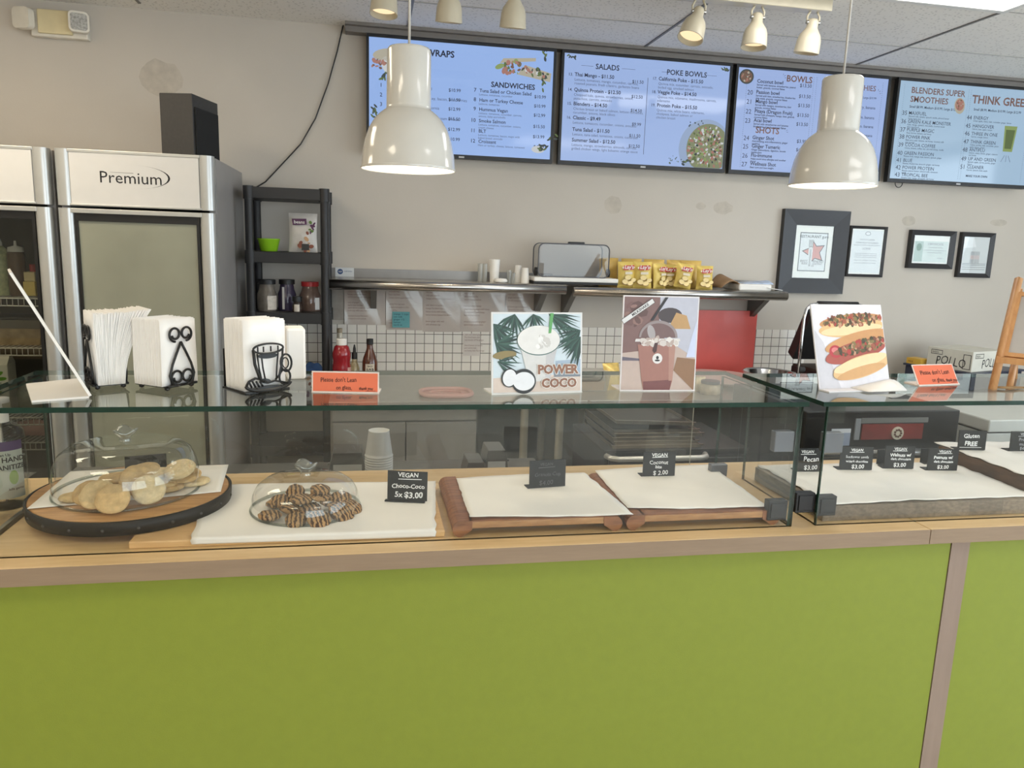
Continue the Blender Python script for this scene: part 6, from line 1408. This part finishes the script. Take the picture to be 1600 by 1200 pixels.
t = thing('food_jar', 'jar with a dark grey lid beside the milkshake card', 'jar', (back(1112, 3.50), 3.50, BZ))
MB().lathe([(.0, 0), (.045, 0), (.05, .01), (.05, .045), (.04, .055)], mat('jar_food', (190, 176, 150), .4, var=.3, scale=30), 28).build('body', t)
MB().cyl((0, 0, .055), .047, .014, mat('lid_slate', (82, 88, 98), .35), 32).build('lid', t)
t = thing('snack_packet', 'pale printed packet beside the jar with the grey lid', 'packet', (back(1092, 3.56), 3.56, BZ), -.2)
pillow(MB(), .09, .075, .045, mat('packet_pale', (216, 200, 160), .4, .1, var=.25, scale=40, bump=.3, bscale=40), seed=8, lean=.03).build('packet', t)
# panini press
PX, PYY = 2.415, 3.62
t = thing('panini_press', 'black panini press with an arched steel handle behind the hot dog card', 'panini press', (PX, PYY, BZ))
blk = mat('press_black', (36, 35, 35), .4, .2, var=.08)
MB().box((-.10, -.10, .02), (.16, .2, .10), blk).build('lower_plate', t, bevel=.008)
for x_ in (-.08, .13):
    for y_ in (-.09, .17): MB().cyl((x_, y_, 0), .015, .02, M_BLACK, 12).build('foot', t)
um = Matrix.Translation((0, .19, .13)) @ Matrix.Rotation(R(-62), 4, 'X')
MB().box((-.10, -.29, .0), (.16, .0, .07), blk, um).build('upper_plate', t, bevel=.008)
MB().box((-.10, -.09, .10), (.16, .18, .112), mat('press_grill', (70, 62, 54), .5, .5)).build('grill_plate', t)
hb = [(-.187, -.02, .09), (-.187, -.02, .24), (-.185, -.02, .38), (-.176, -.02, .425), (-.15, -.015, .447), (-.11, -.02, .455), (.11, -.02, .455), (.15, -.015, .447), (.175, -.02, .425), (.183, -.02, .38), (.185, -.02, .24), (.185, -.02, .09)]
MB().tube(hb, .0085, M_CHROME, 10).build('handle', t)
MB().tube([(-.115, -.02, .455), (.115, -.02, .455)], .0145, M_BLACK, 14).build('grip', t)
for s in (-1, 1): MB().cyl((0, 0, 0), .016, .03, M_DKGREY, 14, Matrix.Translation((s*.172-.015, -.02, .11)) @ Matrix.Rotation(R(90), 4, 'Y')).build('pivot', t)
MB().grid(6, 10, lambda u, v: (-.125+.03*u+.02*v*v, -.125+.03*u, .10+.09*v), mat('press_spatula', (206, 200, 186), .4), None).build('spatula', t, solid=.004)
# boxes at the right on a dark crate
navy = mat('navy_crate', (52, 56, 74), .4, var=.08); CA = R(18)
zcr = PY(1500, 586, 3.5).z
pn = Vector(PZ(1517, 582, zcr)); pn = Vector((pn.x, pn.y, zcr))
t = thing('storage_crate', 'flat dark blue crate carrying the white carton box', 'crate', (pn.x, pn.y, BZ), CA)
hc = zcr-BZ
MB().box((-.025, -.025, 0), (.46, .37, hc-.012), navy).build('body', t, bevel=.005)
MB().box((-.035, -.035, hc-.012), (.47, .38, hc), navy).build('rim', t, bevel=.003)
pL = PZ(1468, 577, zcr); 
e1 = (Vector((pL.x, pL.y, 0))-Vector((pn.x, pn.y, 0))); 
hb_ = .112; kraft = mat('carton_white_board', (218, 214, 200), .7, var=.04)
def carton(label, corner, ang, wl, wr, z, h, txt):
    t = thing('carton_box', label, 'box', (corner[0], corner[1], z), ang, 'white carton boxes on the dark crate')
    MB().box((0, 0, 0), (wr, wl, h), kraft).build('carton', t, bevel=.002)
    MB().box((.0, wl*.49, h), (wr, wl*.51, h+.0008), mat('tape', (196, 186, 160), .4)).build('tape', t)
    b = MB(); mr = frame_from((0, -.0006, 0), (1, 0, 0), (0, 0, 1)); ml = frame_from((-.0006, wl, 0), (0, -1, 0), (0, 0, 1))
    for mx, w in ((mr, wr), (ml, wl)):
        b.text(txt, w*.30 if mx is mr else w*.20, h*.18, h*.62, M_INK, mx, jit=.06, sx=.80, bold=-.004, shear=.1)
        for (x0, y0, x1, y1) in ((w*.08, h*.66, w*.34, h*.69), (w*.08, h*.86, w*.34, h*.89), (w*.08, h*.66, w*.09, h*.89), (w*.33, h*.66, w*.34, h*.89), (w*.80, h*.1, w*.97, h*.13), (w*.80, h*.8, w*.97, h*.83), (w*.80, h*.1, w*.815, h*.83), (w*.955, h*.1, w*.97, h*.83)): b.flat([(x0, y0), (x1, y0), (x1, y1), (x0, y1)], M_DKGREY, mx)
        b.text('FRESH', w*.10, h*.72, h*.13, M_DKGREY, mx)
    b.build('box_lettering', t)
carton('white carton box marked POLLO on both sides, on the dark crate', (pn.x, pn.y), R(18), .26, .30, zcr, hb_, 'POLLO')
p = PY(1446, 576, 3.5)
t = thing('snack_box', 'small yellow box at the left end of the dark crate', 'box', (pn.x-.275*math.sin(CA), pn.y+.275*math.cos(CA), zcr), CA)
MB().box((-.03, 0, 0), (.05, .09, .034), mat('yellow_card', (222, 176, 70), .5)).build('box_body', t, bevel=.002)
b = MB(); b.text('MIX', .012, .008, .018, mat('ink_red', (120, 60, 40), .6), frame_from((-.0305, .09, 0), (0, -1, 0), (0, 0, 1))); b.build('box_lettering', t)
# framed price sheet lying on the freezer lid, seen through the glass top
p = PZ(1470, 622, 1.0)
